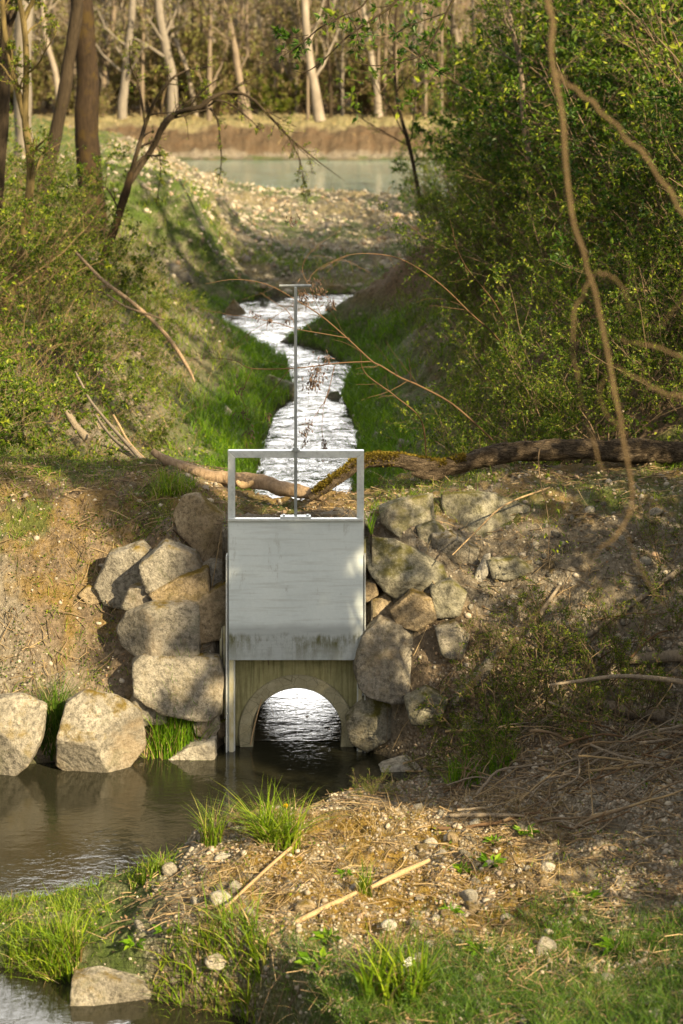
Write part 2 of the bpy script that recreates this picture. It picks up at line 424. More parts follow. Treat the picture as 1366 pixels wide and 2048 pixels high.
    alg = m.math('MULTIPLY', m.ramp(zr, [(.0, .25), (.1, .5), (.17, .95), (.2, .9), (.235, 0.0)]), m.ramp(blot, [(.47, 0.0), (.62, 1.0)]))
    c = m.mix(alg, c, (.085, .085, .025))
    hi = m.ramp(m.math('ADD', zz, m.math('MULTIPLY', m.math('SUBTRACT', m.noise(2, 2, .5, o), .5), .02)), [(.925, .0), (.94, .22)])
    c = m.mix(hi, c, (.55, .6, .61))
    m.color(c); m.b.inputs['Metallic'].default_value = .1
    m.put(m.b.inputs['Roughness'], m.ramp(n1, [(.3, .38), (.7, .58)]))
    m.bump(m.noise(.9, 2, .5, o), .15, .02); k['plate'] = m.m
    m = M('galvanised_bar', .42, .5); o = m.co()
    n = m.noise(9, 5, .7, o)
    m.color(m.mix(m.ramp(m.noise(30, 4, .7, o), [(.5, 0.0), (.7, .4)]), m.ramp(n, [(.3, (.46, .5, .515)), (.7, (.63, .67, .67))]), (.22, .24, .24)))
    m.b.inputs['Metallic'].default_value = .3; k['bar'] = m.m
    m = M('toned_down_zinc_rod', .5, .4); o = m.co(); m.color(m.ramp(m.noise(14, 5, .7, m.mapped(o, (1, 1, .25))), [(.3, (.2, .22, .225)), (.7, (.36, .39, .39))])); m.b.inputs['Metallic'].default_value = .35; k['rod'] = m.m  # darker copy of the bar steel: colour lowered because the spindle stands in sun
    m = M('algae_stained_steel', .7, .3); o = m.co(); z = m.node('ShaderNodeSeparateXYZ'); m.L.new(o, z.inputs[0])
    c = m.mix(m.ramp(m.noise(14, 5, .7, m.mapped(o, (1, 1, .3))), [(.4, 0.0), (.6, .8)]), (.5, .48, .36), (.3, .25, .08))
    m.color(c); k['stained'] = m.m
    m = M('wet_concrete', .85, .25); o = m.co(); z = m.node('ShaderNodeSeparateXYZ'); m.L.new(o, z.inputs[0])
    n = m.noise(5, 6, .7, o); st = m.noise(3, 5, .7, m.mapped(o, (14, 14, .8)))
    c = m.ramp(n, [(.3, (.2, .19, .085)), (.7, (.36, .34, .18))])
    c = m.mix(m.ramp(st, [(.45, 0.0), (.65, .7)]), c, (.1, .1, .04))
    c = m.mix(m.ramp(z.outputs[2], [(.0, .8), (.12, 0.0)]), c, (.03, .03, .02))
    m.color(c); m.bump(m.math('ADD', n, m.noise(45, 4, .7, o)), .6, .012); k['concrete'] = m.m
    m = M('pipe_concrete', .85, .25); o = m.co()
    n = m.noise(9, 6, .75, o)
    c = m.ramp(n, [(.3, (.2, .185, .11)), (.7, (.37, .345, .235))])
    c = m.mix(m.ramp(m.voro(11, m.mapped(o, (1, 1, 1)), 'DISTANCE_TO_EDGE'), [(.0, .75), (.025, 0.0)]), c, (.08, .075, .04))
    m.color(c); m.bump(m.math('ADD', n, m.noise(60, 4, .7, o)), .7, .012); k['pipe'] = m.m
    # ---- water
    def water(name, base, sx, sy, s1, s2, str1, dist, rough=.03, ior=1.5, calm=.35, r0=.4, fine=.35):
        m = M(name, rough, .5); p = m.pos()
        v = m.mapped(p, (sx, sy, 1))
        a = m.noise(s1, 3, .55, v, .3); b = m.noise(s2, 4, .6, v, .5)
        big = m.noise(.45, 3, .5, p)
        h = m.math('ADD', a, m.math('MULTIPLY', b, fine))
        bmp = m.bump(h, str1, dist)
        m.put(bmp.inputs['Strength'], m.math('MULTIPLY', m.ramp(big, [(r0, calm), (r0 + .2, 1.0)]), str1))
        m.b.inputs['IOR'].default_value = ior
        c = m.ramp(m.noise(.9, 4, .6, p), [(.3, base), (.7, tuple(x * 1.6 for x in base))])
        m.color(c); return m.m
    k['pool'] = water('pool_water', (.013, .013, .008), 1, 1.5, 4.5, 15, .2, .04, .02, 1.55)
    k['stream'] = water('stream_water', (.05, .05, .045), 1.0, .8, 1.15, 4.5, 1.0, .24, .04, 1.8, .12, .32, .35)
    k['pipe_water'] = water('pipe_water', (.02, .018, .012), 1, 1.6, 4, 14, .28, .05, .02, 2.2, 1.0)
    k['river'] = water('river_water', (.11, .155, .14), .4, 1.6, .8, 2.2, .25, .1, .12, 1.5)
    # ---- bark, twigs
    k['bark_dark'] = bark_mat('dark_bark', (.014, .0105, .007), (.058, .043, .027), (.06, .052, .012), .58)
    k['bark_brown'] = bark_mat('brown_bark', (.012, .0085, .0055), (.048, .032, .019), (.045, .03, .01), .5)
    k['bark_yellow'] = bark_mat('yellow_lichen_bark', (.06, .045, .02), (.19, .145, .06), (.2, .16, .03), .55)
    k['bark_grey'] = bark_mat('grey_bark', (.1, .09, .075), (.24, .21, .175), None, .5, .6)
    k['bark_pale'] = bark_mat('pale_birch_bark', (.13, .11, .085), (.29, .25, .205), (.16, .12, .08), .68, .25, 3)
    k['bark_tan'] = bark_mat('tan_bark', (.1, .08, .06), (.22, .175, .13), None, .5, .3, 4)
    k['log_pale'] = bark_mat('weathered_wood', (.13, .085, .05), (.36, .27, .18), (.33, .2, .07), .68, 1.6)
    m = M('mossy_trunk_bark', .95, .1); o = m.co()
    n = m.noise(4, 6, .75, m.mapped(o, (1.2, 6, 6))); rg = m.noise(5, 5, .7, m.mapped(o, (1.6, 9, 9)), .8)
    cr = m.math('ABSOLUTE', m.math('SUBTRACT', rg, .5))
    c = m.ramp(n, [(.3, (.05, .037, .025)), (.7, (.27, .21, .145))])
    c = m.mix(m.ramp(cr, [(.0, .95), (.06, 0.0)]), c, (.015, .011, .007)); m.color(c)
    m.bump(m.math('ADD', n, m.math('MULTIPLY', m.ramp(cr, [(0, 0.0), (.15, 1.0)]), 1.4)), .9, .03); k['log_dark'] = m.m
    m = M('cushion_moss', 1, .05); m.leafy(m.ramp(m.island(), [(0, (.07, .05, .01)), (.5, (.15, .11, .018)), (1, (.2, .17, .03))]), .25); k['moss'] = m.m
    def twig(name, a, b):
        m = M(name, .8, .2); m.color(m.ramp(m.island(), [(0, a), (1, b)])); return m.m
    k['twig'] = twig('brown_twig', (.06, .045, .028), (.2, .145, .09))
    k['twig_pale'] = twig('straw_twig', (.12, .085, .045), (.33, .25, .14))
    k['twig_cane'] = twig('bramble_cane', (.06, .042, .022), (.24, .17, .09))
    k['twig_red'] = twig('reddish_twig', (.05, .03, .016), (.14, .085, .045))
    k['twig_vine'] = bark_mat('tan_vine', (.075, .052, .028), (.165, .118, .06), (.3, .19, .025), .72, 3)
    k['stick'] = bark_mat('bare_stick', (.3, .2, .1), (.5, .37, .22), None, .5, 3)
    k['stick_grey'] = bark_mat('grey_stick', (.12, .1, .075), (.3, .25, .19), None, .5, 3)
    k['catkin'] = twig('dry_catkin', (.03, .022, .018), (.14, .09, .06))
    # ---- leaves
    k['leaf_green'] = leaf_mat('green_leaf', [(0, (.022, .052, .004)), (.4, (.065, .125, .007)), (.75, (.135, .2, .012)), (1, (.31, .35, .03))], .48)
    k['leaf_dark'] = leaf_mat('dark_leaf', [(0, (.014, .042, .004)), (.6, (.04, .095, .008)), (1, (.1, .17, .014))], .4)
    k['leaf_lime'] = leaf_mat('lime_leaf', [(0, (.04, .075, .007)), (.5, (.12, .17, .013)), (1, (.3, .33, .03))], .45)
    k['leaf_ivy'] = leaf_mat('ivy_leaf', [(0, (.008, .02, .006)), (1, (.03, .06, .014))], .15, .35)
    k['leaf_far'] = leaf_mat('far_leaf', [(0, (.12, .09, .045)), (.35, (.21, .155, .085)), (.65, (.17, .175, .05)), (1, (.26, .27, .07))], .45)
    k['leaf_brown'] = leaf_mat('dry_leaf', [(0, (.07, .045, .025)), (.5, (.2, .125, .07)), (1, (.36, .26, .16))], .15, .8)
    k['grass'] = leaf_mat('grass_blade', [(0, (.06, .125, .006)), (.5, (.14, .235, .009)), (.88, (.24, .32, .015)), (1, (.3, .27, .08))], .42)
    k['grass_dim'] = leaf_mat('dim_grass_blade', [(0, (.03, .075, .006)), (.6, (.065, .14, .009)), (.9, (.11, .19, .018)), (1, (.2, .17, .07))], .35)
    k['grass_lush'] = leaf_mat('lush_grass_blade', [(0, (.055, .14, .005)), (.6, (.115, .24, .008)), (1, (.21, .33, .015))], .45)
    k['grass_dry'] = leaf_mat('dry_grass_blade', [(0, (.16, .11, .045)), (.5, (.3, .22, .1)), (1, (.45, .36, .2))], .3)
    k['goldmoss'] = leaf_mat('golden_moss', [(0, (.12, .07, .012)), (.5, (.24, .15, .03)), (1, (.3, .24, .05))], .25, .95)
    m = M('yellow_petal', .6, .2); m.leafy((.75, .5, .01), .3); k['petal'] = m.m
    m = M('white_petal', .6, .2); m.leafy((.8, .8, .72), .3); k['petal_white'] = m.m
build_materials()
K = MATS
# ================================================================== SETTING
def zones(X, Y, Z):
    n = fbm(X * .9, Y * .9, seed=21, octv=4); n2 = fbm(X * 2.5, Y * 2.5, seed=31, octv=4)
    dl = xl(Y) - X; dr = X - xr(Y); d = np.maximum(dl, dr)
    up = Y > 19.9
    spit = (Y < 17) & (Y > 8)
    gravel = np.zeros_like(X); green = np.zeros_like(X); gold = np.zeros_like(X); litter = np.zeros_like(X); straw = np.zeros_like(X)
    # spit and right-hand gravel
    gravel = np.where(spit, sst(-.35, .3, n2 + .35 * sst(-1.6, -.9, X) + .35 * sst(13.2, 15, Y) * sst(-.5, 1, X)), gravel)
    green = np.where(spit, np.maximum(.9 * sst(-1.0, -1.45, X), .9 * sst(12.9, 12.0, Y + .5 * n - .25 * sst(.5, 2.2, X) * 1.2)), green)
    gold = np.where(spit, .9 * sst(-1.1, -.6, X) * sst(2.0, 1.0, X) * sst(15.4, 14.6, Y) * sst(12.2, 13, Y), gold)
    litter = np.where(spit, .6 * sst(.5, 1.5, X) * sst(-.2, .5, n), litter)
    # dam faces
    damf = (Y >= 16.6) & (Y < 19.9)
    litter = np.where(damf, .55 * sst(-.1, .5, n) , litter)
    gold = np.where(damf & (X < -1), .6 * sst(.25, .6, -n2) * sst(1.9, 1.0, Z), gold)
    gravel = np.where(damf, np.maximum(gravel, .55 * sst(0, .5, n2)), gravel)
    top = damf & (Y > 18.1)
    green = np.where(top, .75 * sst(-.25, .3, n2), green)
    gold = np.where(top, .5, gold)
    # upstream cut
    lush = sst(2.0, .5, d)
    green = np.where(up & (Y < 50), np.maximum(lush, .55 * sst(-.1, .4, n)), green)
    path = np.exp(-((dl - 1.35 - .25 * np.sin(Y * .6)) / .38) ** 2) * sst(32, 35, Y)
    gravel = np.where(up & (Y < 50), np.maximum(.25 * sst(0, .5, n2), path), gravel)
    green = np.where(up & (Y < 50), green * (1 - .8 * path), green)
    litter = np.where(up & (dr > 1.2) & (Y < 60), .8, litter)
    lev = (Y >= 44.5) & (Y < 86)
    gravel = np.where(lev, sst(-.55, .0, n2 + .5 * np.exp(-((X + 3.2 - (Y - 50) * -.13) / 1.6) ** 2) + .3 * sst(-1.5, 1, X)), gravel)
    green = np.where(lev, np.maximum(.8 * sst(.0, .45, n - .2 * n2), .95 * sst(.2, -.8, X - np.interp(Y, [44, 46, 55, 65, 80, 90], [-1.6, -2.0, -4.2, -6.2, -8.8, -10.5]) - .5 * n)), green)
    ln_ = np.interp(Y, [44, 46, 55, 65, 80, 90], [-1.6, -2.0, -4.2, -6.2, -8.8, -10.5]) + .5 * n
    gravel = np.where(lev, np.maximum(gravel, np.exp(-((X - ln_ - .9) / 1.0) ** 2)), gravel)
    straw = np.where(lev, .7 * sst(-.1, .35, -n), straw)
    fb = Y >= 85.5
    zf = Y - 85
    litter = np.where(fb, np.maximum(1.0 * sst(.9, 1.5, zf) * sst(4.6, 3.6, zf + .6 * n), sst(9, 13, zf) * .9), litter)
    gravel = np.where(fb, sst(1.4, .8, zf), gravel)
    straw = np.where(fb, .95 * sst(3.6, 4.6, zf + .6 * n) * sst(14, 8, zf), straw)
    green = np.where(fb, .35 * sst(4, 6, zf) * sst(.1, .5, n2) + .5 * sst(60, 110, zf) * sst(-.2, .3, n), green)
    wet = np.maximum(sst(.12, .0, Z), np.where(fb, .75 * sst(.9, 1.5, zf) * sst(4.4, 3.4, zf + .6 * n) * (.6 + .4 * sst(-.2, .3, n2)), 0))
    return gravel, green, gold, litter, straw, wet

def build_ground():
    ys = np.concatenate([np.linspace(-40, 6, 24), np.arange(6.5, 9.6, .4), np.arange(10, 20.8, .026), np.arange(20.8, 30, .06), np.arange(30, 50, .12),
                         np.arange(50, 100, .35), np.arange(100, 200, 2.5), np.array([220, 260, 320, 420, 600])])
    s = np.concatenate([-np.geomspace(4, .24, 34), np.linspace(-.23, .23, 500), np.geomspace(.24, 4, 34)])
    Yg, S = np.meshgrid(ys, s, indexing='ij')
    Xg = S * np.maximum(Yg, 10.5)
    Zg = gz(Xg, Yg)
    ny, nx = Xg.shape
    idx = np.arange(ny * nx).reshape(ny, nx)
    Q = np.stack([idx[:-1, :-1], idx[:-1, 1:], idx[1:, 1:], idx[1:, :-1]], -1).reshape(-1, 4)
    V = np.stack([Xg, Yg, Zg], -1).reshape(-1, 3)
    c = V[Q].mean(1); lo = V[Q][:, :, 2].min(1)
    cut = (np.abs(c[:, 0] - GX) < .53) & (c[:, 1] > 17.36) & (c[:, 1] < 21) & (lo < .66)
    mb = MB(); mb.add(V, Q[~cut])
    o = mb.obj('ground', K['ground']); tag(o, kind='structure')
    z = zones(Xg.ravel(), Yg.ravel(), Zg.ravel())
    for nm, ch in (('zone', z[:3]), ('zone_b', z[3:])):
        a = o.data.attributes.new(nm, 'FLOAT_COLOR', 'POINT')
        arr = np.ones((ny * nx, 4), np.float32)
        for i in range(3): arr[:, i] = np.clip(ch[i], 0, 1)
        a.data.foreach_set('color', arr.ravel())
build_ground()

def sheet(name, x0, x1, y0, y1, mat, z=0.0):
    mb = MB(); mb.add([(x0, y0, z), (x1, y0, z), (x1, y1, z), (x0, y1, z)], [(0, 1, 2, 3)])
    return tag(mb.obj(name, mat), kind='structure')
sheet('pool_water', -9, 2.2, 8.6, 20.2, K['pool'])
sheet('pipe_water', GX - .39, GX + .39, 17.5, 20.2, K['pipe_water'], .004)
sheet('stream_water', -5, 14, 20.2, 49, K['stream'])
sheet('river_water', -60, 60, 58, 86.5, K['river'], .004)

# ------------------------------------------------------------------ light, sky, camera
SUN_AZ, SUN_EL = math.radians(139), math.radians(30)      # azimuth measured clockwise from +Y (the view direction): low, behind on the right-hand side
SD = np.array([math.sin(SUN_AZ) * math.cos(SUN_EL), math.cos(SUN_AZ) * math.cos(SUN_EL), math.sin(SUN_EL)])
w = bpy.data.worlds.new('World'); sc.world = w; w.use_nodes = True
sky = w.node_tree.nodes.new('ShaderNodeTexSky'); sky.sky_type = 'NISHITA'; sky.sun_disc = False
sky.sun_elevation = SUN_EL; sky.sun_rotation = SUN_AZ; sky.dust_density = 2.0
bg = w.node_tree.nodes['Background']; bg.inputs[1].default_value = .1
def cloudy():
    N, L = w.node_tree.nodes, w.node_tree.links
    tc = N.new('ShaderNodeTexCoord'); nz = N.new('ShaderNodeTexNoise'); nz.inputs['Scale'].default_value = 2.2; nz.inputs['Detail'].default_value = 6
    mp = N.new('ShaderNodeMapping'); mp.inputs['Scale'].default_value = (1, 1, 2.5); L.new(tc.outputs['Generated'], mp.inputs[0]); L.new(mp.outputs[0], nz.inputs['Vector'])
    r = N.new('ShaderNodeValToRGB'); r.color_ramp.elements[0].position = .36; r.color_ramp.elements[1].position = .58; L.new(nz.outputs['Fac'], r.inputs[0])
    mx = N.new('ShaderNodeMix'); mx.data_type = 'RGBA'; L.new(r.outputs[0], mx.inputs[0]); L.new(sky.outputs[0], mx.inputs[6]); mx.inputs[7].default_value = (3.6, 3.1, 2.2, 1)
    # added bright patch of sky over the wood upstream, to whiten the water's reflections
    dt = N.new('ShaderNodeVectorMath'); dt.operation = 'DOT_PRODUCT'; L.new(tc.outputs['Generated'], dt.inputs[0]); dt.inputs[1].default_value = (-.03, .935, .355)
    ad = N.new('ShaderNodeMath'); ad.operation = 'MULTIPLY_ADD'; L.new(nz.outputs['Fac'], ad.inputs[0]); ad.inputs[1].default_value = .12; sb = N.new('ShaderNodeMath'); sb.operation = 'SUBTRACT'; L.new(dt.outputs['Value'], sb.inputs[0]); sb.inputs[1].default_value = .15; L.new(sb.outputs[0], ad.inputs[2])
    r2 = N.new('ShaderNodeValToRGB'); r2.color_ramp.elements[0].position = .86; r2.color_ramp.elements[1].position = .9; L.new(ad.outputs[0], r2.inputs[0])
    m2 = N.new('ShaderNodeMix'); m2.data_type = 'RGBA'; L.new(r2.outputs[0], m2.inputs[0]); L.new(mx.outputs[2], m2.inputs[6]); m2.inputs[7].default_value = (25.5, 24.9, 23.8, 1)
    L.new(m2.outputs[2], bg.inputs[0])
cloudy()      # thin spring cloud over the blue, plus the added bright patch
sl = bpy.data.lights.new('sun', 'SUN'); sl.energy = 5.0; sl.angle = math.radians(.5); sl.color = (1, .79, .47)
so = bpy.data.objects.new('sun', sl); COL.objects.link(so)
so.rotation_euler = Vector(-SD).to_track_quat('-Z', 'Y').to_euler()
cam = bpy.data.cameras.new('camera'); co = bpy.data.objects.new('camera', cam); COL.objects.link(co)
co.location = (0, 0, HC); co.rotation_euler = (math.radians(90), 0, 0)
cam.sensor_fit = 'VERTICAL'; cam.sensor_height = 36; cam.sensor_width = 24; cam.lens = 36 * F / 2048
cam.shift_y = -(1024 - YH) / 2048; cam.clip_end = 2000; cam.clip_start = .1
cam.dof.use_dof = True; cam.dof.focus_distance = 17.3; cam.dof.aperture_fstop = 2.2
sc.camera = co
vs = sc.view_settings; vs.view_transform = 'Standard'; vs.look = 'None'; vs.exposure = 1.6; vs.gamma = 1; vs.use_curve_mapping = False
sc.render.resolution_x = 683; sc.render.resolution_y = 1024
sc.cycles.use_denoising = True
sc.cycles.max_bounces = 8; sc.cycles.transparent_max_bounces = 4

# ================================================================== THE SLUICE
def build_gate():
    Y0 = 17.3
    root = empty('sluice_gate', (GX, Y0, 0), 'galvanised steel sluice gate with tall screw spindle in front of the concrete pipe', 'sluice gate')
    def X(px): return P(px, 0, Y0)[0]
    def Z(py): return P(0, py, Y0)[2]
    m = MB()
    xl_, xr_ = X(456), X(728); zt = Z(900); wd = .062; dp = .06
    # mitred frame: two posts and a top beam, front faces and bevelled edges
    def bar(q, name, mat=K['bar']):
        """q: front outline (4 x,z points); depth dp"""
        b = MB(); f = [(x, Y0 - dp / 2, z) for x, z in q]; bk = [(x, Y0 + dp / 2, z) for x, z in q]
        b.add(f + bk, [(0, 1, 2, 3), (7, 6, 5, 4), (0, 4, 5, 1), (1, 5, 6, 2), (2, 6, 7, 3), (3, 7, 4, 0)])
        o = part(b, name, mat, root, False)
        md = o.modifiers.new('bevel', 'BEVEL'); md.width = .004; md.segments = 2
        return o
    g = .0012
    bar([(xl_, -.35), (xl_ + wd, -.35), (xl_ + wd, zt - wd), (xl_, zt - g)], 'post')
    bar([(xr_ - wd, -.35), (xr_, -.35), (xr_, zt - g), (xr_ - wd, zt - wd)], 'post')
    bar([(xl_ + g, zt), (xl_ + wd + g, zt - wd), (xr_ - wd - g, zt - wd), (xr_ - g, zt)], 'top_beam')
    # guide rails: outer lips from half height down
    zg = Z(1108)
    for s_, x in ((-1, xl_), (1, xr_)):
        b = MB(); xa, xb = (x - .016, x - .002) if s_ < 0 else (x + .002, x + .014)
        b.box((xa, Y0 - .06, -.35), (xb, Y0 + .04, zg))
        o = part(b, 'guide_rail', K['bar'], root, False); md = o.modifiers.new('bevel', 'BEVEL'); md.width = .003; md.segments = 2
    for xa, xb in ((xl_ + .014, xl_ + .05), (xr_ - .05, xr_ - .018)):
        b = MB(); b.box((xa, Y0 - .052, -.35), (xb, Y0 - .034, Z(1312)))
        part(b, 'guide_strip', K['stained'], root, False)
    # plate with folded edges, origin at its lower edge
    z0, z1 = Z(1315), Z(1036)
    px0, px1 = xl_ + .012, xr_ - .008
    pr = bpy.data.objects.new('gate_plate', None)
    b = MB(); n = 24
    gx = np.linspace(px0, px1, n); gzv = np.linspace(z0, z1, n)
    A, B = np.meshgrid(gx, gzv)
    yy = Y0 - .068 - .004 * np.sin((A - px0) / (px1 - px0) * np.pi) * np.sin((B - z0) / (z1 - z0) * np.pi) + .0015 * fbm(A * 4, B * 4, seed=2)
    V = np.stack([A, yy, B], -1).reshape(-1, 3); idx = np.arange(n * n).reshape(n, n)
    Q = np.stack([idx[:-1, :-1], idx[:-1, 1:], idx[1:, 1:], idx[1:, :-1]], -1).reshape(-1, 4)
    b.add(V, Q); b.add(V + np.array([0, .008, 0]), Q[:, ::-1])
    for e0 in (idx[0], idx[-1], idx[:, 0], idx[:, -1]):
        b.add(np.concatenate([V[e0], V[e0] + np.array([0, .008, 0])]), [(i, i + 1, n + i + 1, n + i) for i in range(n - 1)])
    off = np.array([0, 0, z0], np.float32)
    for i in range(len(b.v)): b.v[i] = b.v[i] - np.array([GX, Y0, z0], np.float32)
    pl = b.obj('gate_plate', K['plate']); pl.parent = root; pl.location = (0, 0, z0)
    def sub(bm_, name, mat):
        for i in range(len(bm_.v)): bm_.v[i] = bm_.v[i] - np.array([GX, Y0, z0], np.float32)
        o = bm_.obj(name, mat, None, False); o.parent = pl
        md = o.modifiers.new('bevel', 'BEVEL'); md.width = .003; md.segments = 2; return o
    b = MB(); b.box((px0 - .002, Y0 - .1, z1 - .004), (px1 + .002, Y0 - .05, z1 + .018)); sub(b, 'top_flange', K['bar'])
    b = MB(); b.box((X(561), Y0 - .09, z1 + .019), (X(622), Y0 - .02, z1 + .034)); sub(b, 'lifting_bracket', K['bar'])
    for xx in (X(568), X(615)):
        b = MB(); b.tube([(xx, Y0 - .055, z1 + .034), (xx, Y0 - .055, z1 + .046)], .012, 6); sub(b, 'bolt', K['bar'])
    # spindle
    xs = X(591.5); ys = Y0 - .045; zs = Z(570)
    b = MB(); b.tube([(xs, ys, z1 + .03), (xs, ys, Z(897)), (xs, ys, zs - .012)], [.0135, .0135, .0135], 14)
    sp = part(b, 'spindle', K['rod'], root)
    b = MB(); b.tube([(xs, ys, Z(740)), (xs, ys, Z(736))], .016, 14); 
    def sub2(bm_, name, smooth=True):
        for i in range(len(bm_.v)): bm_.v[i] = bm_.v[i] - np.array([GX, Y0, 0], np.float32)
        o = bm_.obj(name, K['rod'], None, smooth); o.parent = sp; return o
    sub2(b, 'joint_ring')
    b = MB(); b.tube([(X(559), ys, zs), (X(623), ys, zs + .001)], .0105, 12); sub2(b, 'crossbar_handle')
    b = MB(); b.box((xs - .036, ys - .03, zt + .002), (xs + .036, ys + .03, zt + .016)); b.tube([(xs, ys, zt + .016), (xs, ys, zt + .03)], .026, 6); sub2(b, 'collar', False)
    for xx in (X(580), X(603)):
        b = MB(); b.tube([(xx, ys, zt + .016), (xx, ys, zt + .024)], .009, 6); sub2(b, 'bolt', False)
build_gate()

def build_culvert():
    Yw = 17.4
    sc_ = Yw / F
    cx = (594 - CX) * sc_; cz = HC - (1466 - YH) * sc_ ; r = 91 * sc_; ro = 117 * sc_
    root = empty('concrete_culvert', (cx, Yw, 0), 'algae stained concrete headwall with a round pipe carrying the stream under the dam', 'culvert')
    # headwall: a slab with a round hole; built as a ring of quads from the circle out to the rectangle
    n = 96; a = np.linspace(0, 2 * np.pi, n, endpoint=False)
    x0, x1, z0, z1 = cx - .56, cx + .6, -.5, 1.78
    def rect(t):
        dx, dz = math.cos(t), math.sin(t); k = 1e9
        for d, lo, hi, c in ((dx, x0, x1, cx), (dz, z0, z1, cz)):
            if d > 1e-9: k = min(k, (hi - c) / d)
            elif d < -1e-9: k = min(k, (lo - c) / d)
        return cx + dx * k, cz + dz * k
    for corner in ((x0, z0), (x1, z0), (x1, z1), (x0, z1)):
        t = math.atan2(corner[1] - cz, corner[0] - cx) % (2 * np.pi); a[np.argmin(np.abs(a - t))] = t
    b = MB()
    rings = []
    for f in (0, .12, .35, .65, 1):
        ring = []
        for t in a:
            rx, rz = rect(t); sx, sz = cx + math.cos(t) * (ro - .004), cz + math.sin(t) * (ro - .004)
            ring.append((sx + (rx - sx) * f, Yw, sz + (rz - sz) * f))
        rings.append(ring)
    V = np.array(rings); 
    for k in range(4):
        b.add(np.concatenate([V[k], V[k + 1]]), [(i, n + i, n + (i + 1) % n, (i + 1) % n) for i in range(n)])
    b.add(np.concatenate([V[4], V[4] + np.array([0, .22, 0])]), [(i, n + i, n + (i + 1) % n, (i + 1) % n) for i in range(n)])
    part(b, 'headwall', K['concrete'], root, False)
    # pipe: socket ring, barrel
    th = np.linspace(0, 2 * np.pi, 72, endpoint=False)
    def circ(R, y, wob=0): return np.stack([cx + np.cos(th) * R * (1 + wob * np.sin(th * 7 + 1) ), 0 * th + y, cz + np.sin(th) * R * (1 + wob * np.cos(th * 5))], 1)
    b = MB()
    prof = [(ro, Yw + .03), (ro, Yw - .022), (ro - .006, Yw - .028), (r + .008, Yw - .028), (r, Yw - .02), (r, Yw + .02)]
    for (ra, ya), (rb, yb_) in zip(prof, prof[1:]):
        b.add(np.concatenate([circ(ra, ya, .002), circ(rb, yb_, .002)]), [(i, (i + 1) % 72, 72 + (i + 1) % 72, 72 + i) for i in range(72)])
    part(b, 'pipe_socket', K['pipe'], root, False)
    b = MB(); L = 19.62
    for R, inv in ((r, 0), (ro - .01, 1)):
        b.add(np.concatenate([circ(R, Yw + .02), circ(R, L)]), [(i, 72 + i, 72 + (i + 1) % 72, (i + 1) % 72) if inv else (i, (i + 1) % 72, 72 + (i + 1) % 72, 72 + i) for i in range(72)])
    b.add(np.concatenate([circ(r, L), circ(ro - .01, L)]), [(i, (i + 1) % 72, 72 + (i + 1) % 72, 72 + i) for i in range(72)])
    part(b, 'pipe_barrel', K['pipe'], root)
    # a pale board left standing beside the headwall
    xa, ya = P(440, 0, 17.5)[0], 17.46
    b = MB(); b.box((xa, ya, -.1), (xa + .05, ya + .12, 1.02)); o = part(b, 'side_board', K['stained'], root, False)
build_culvert()
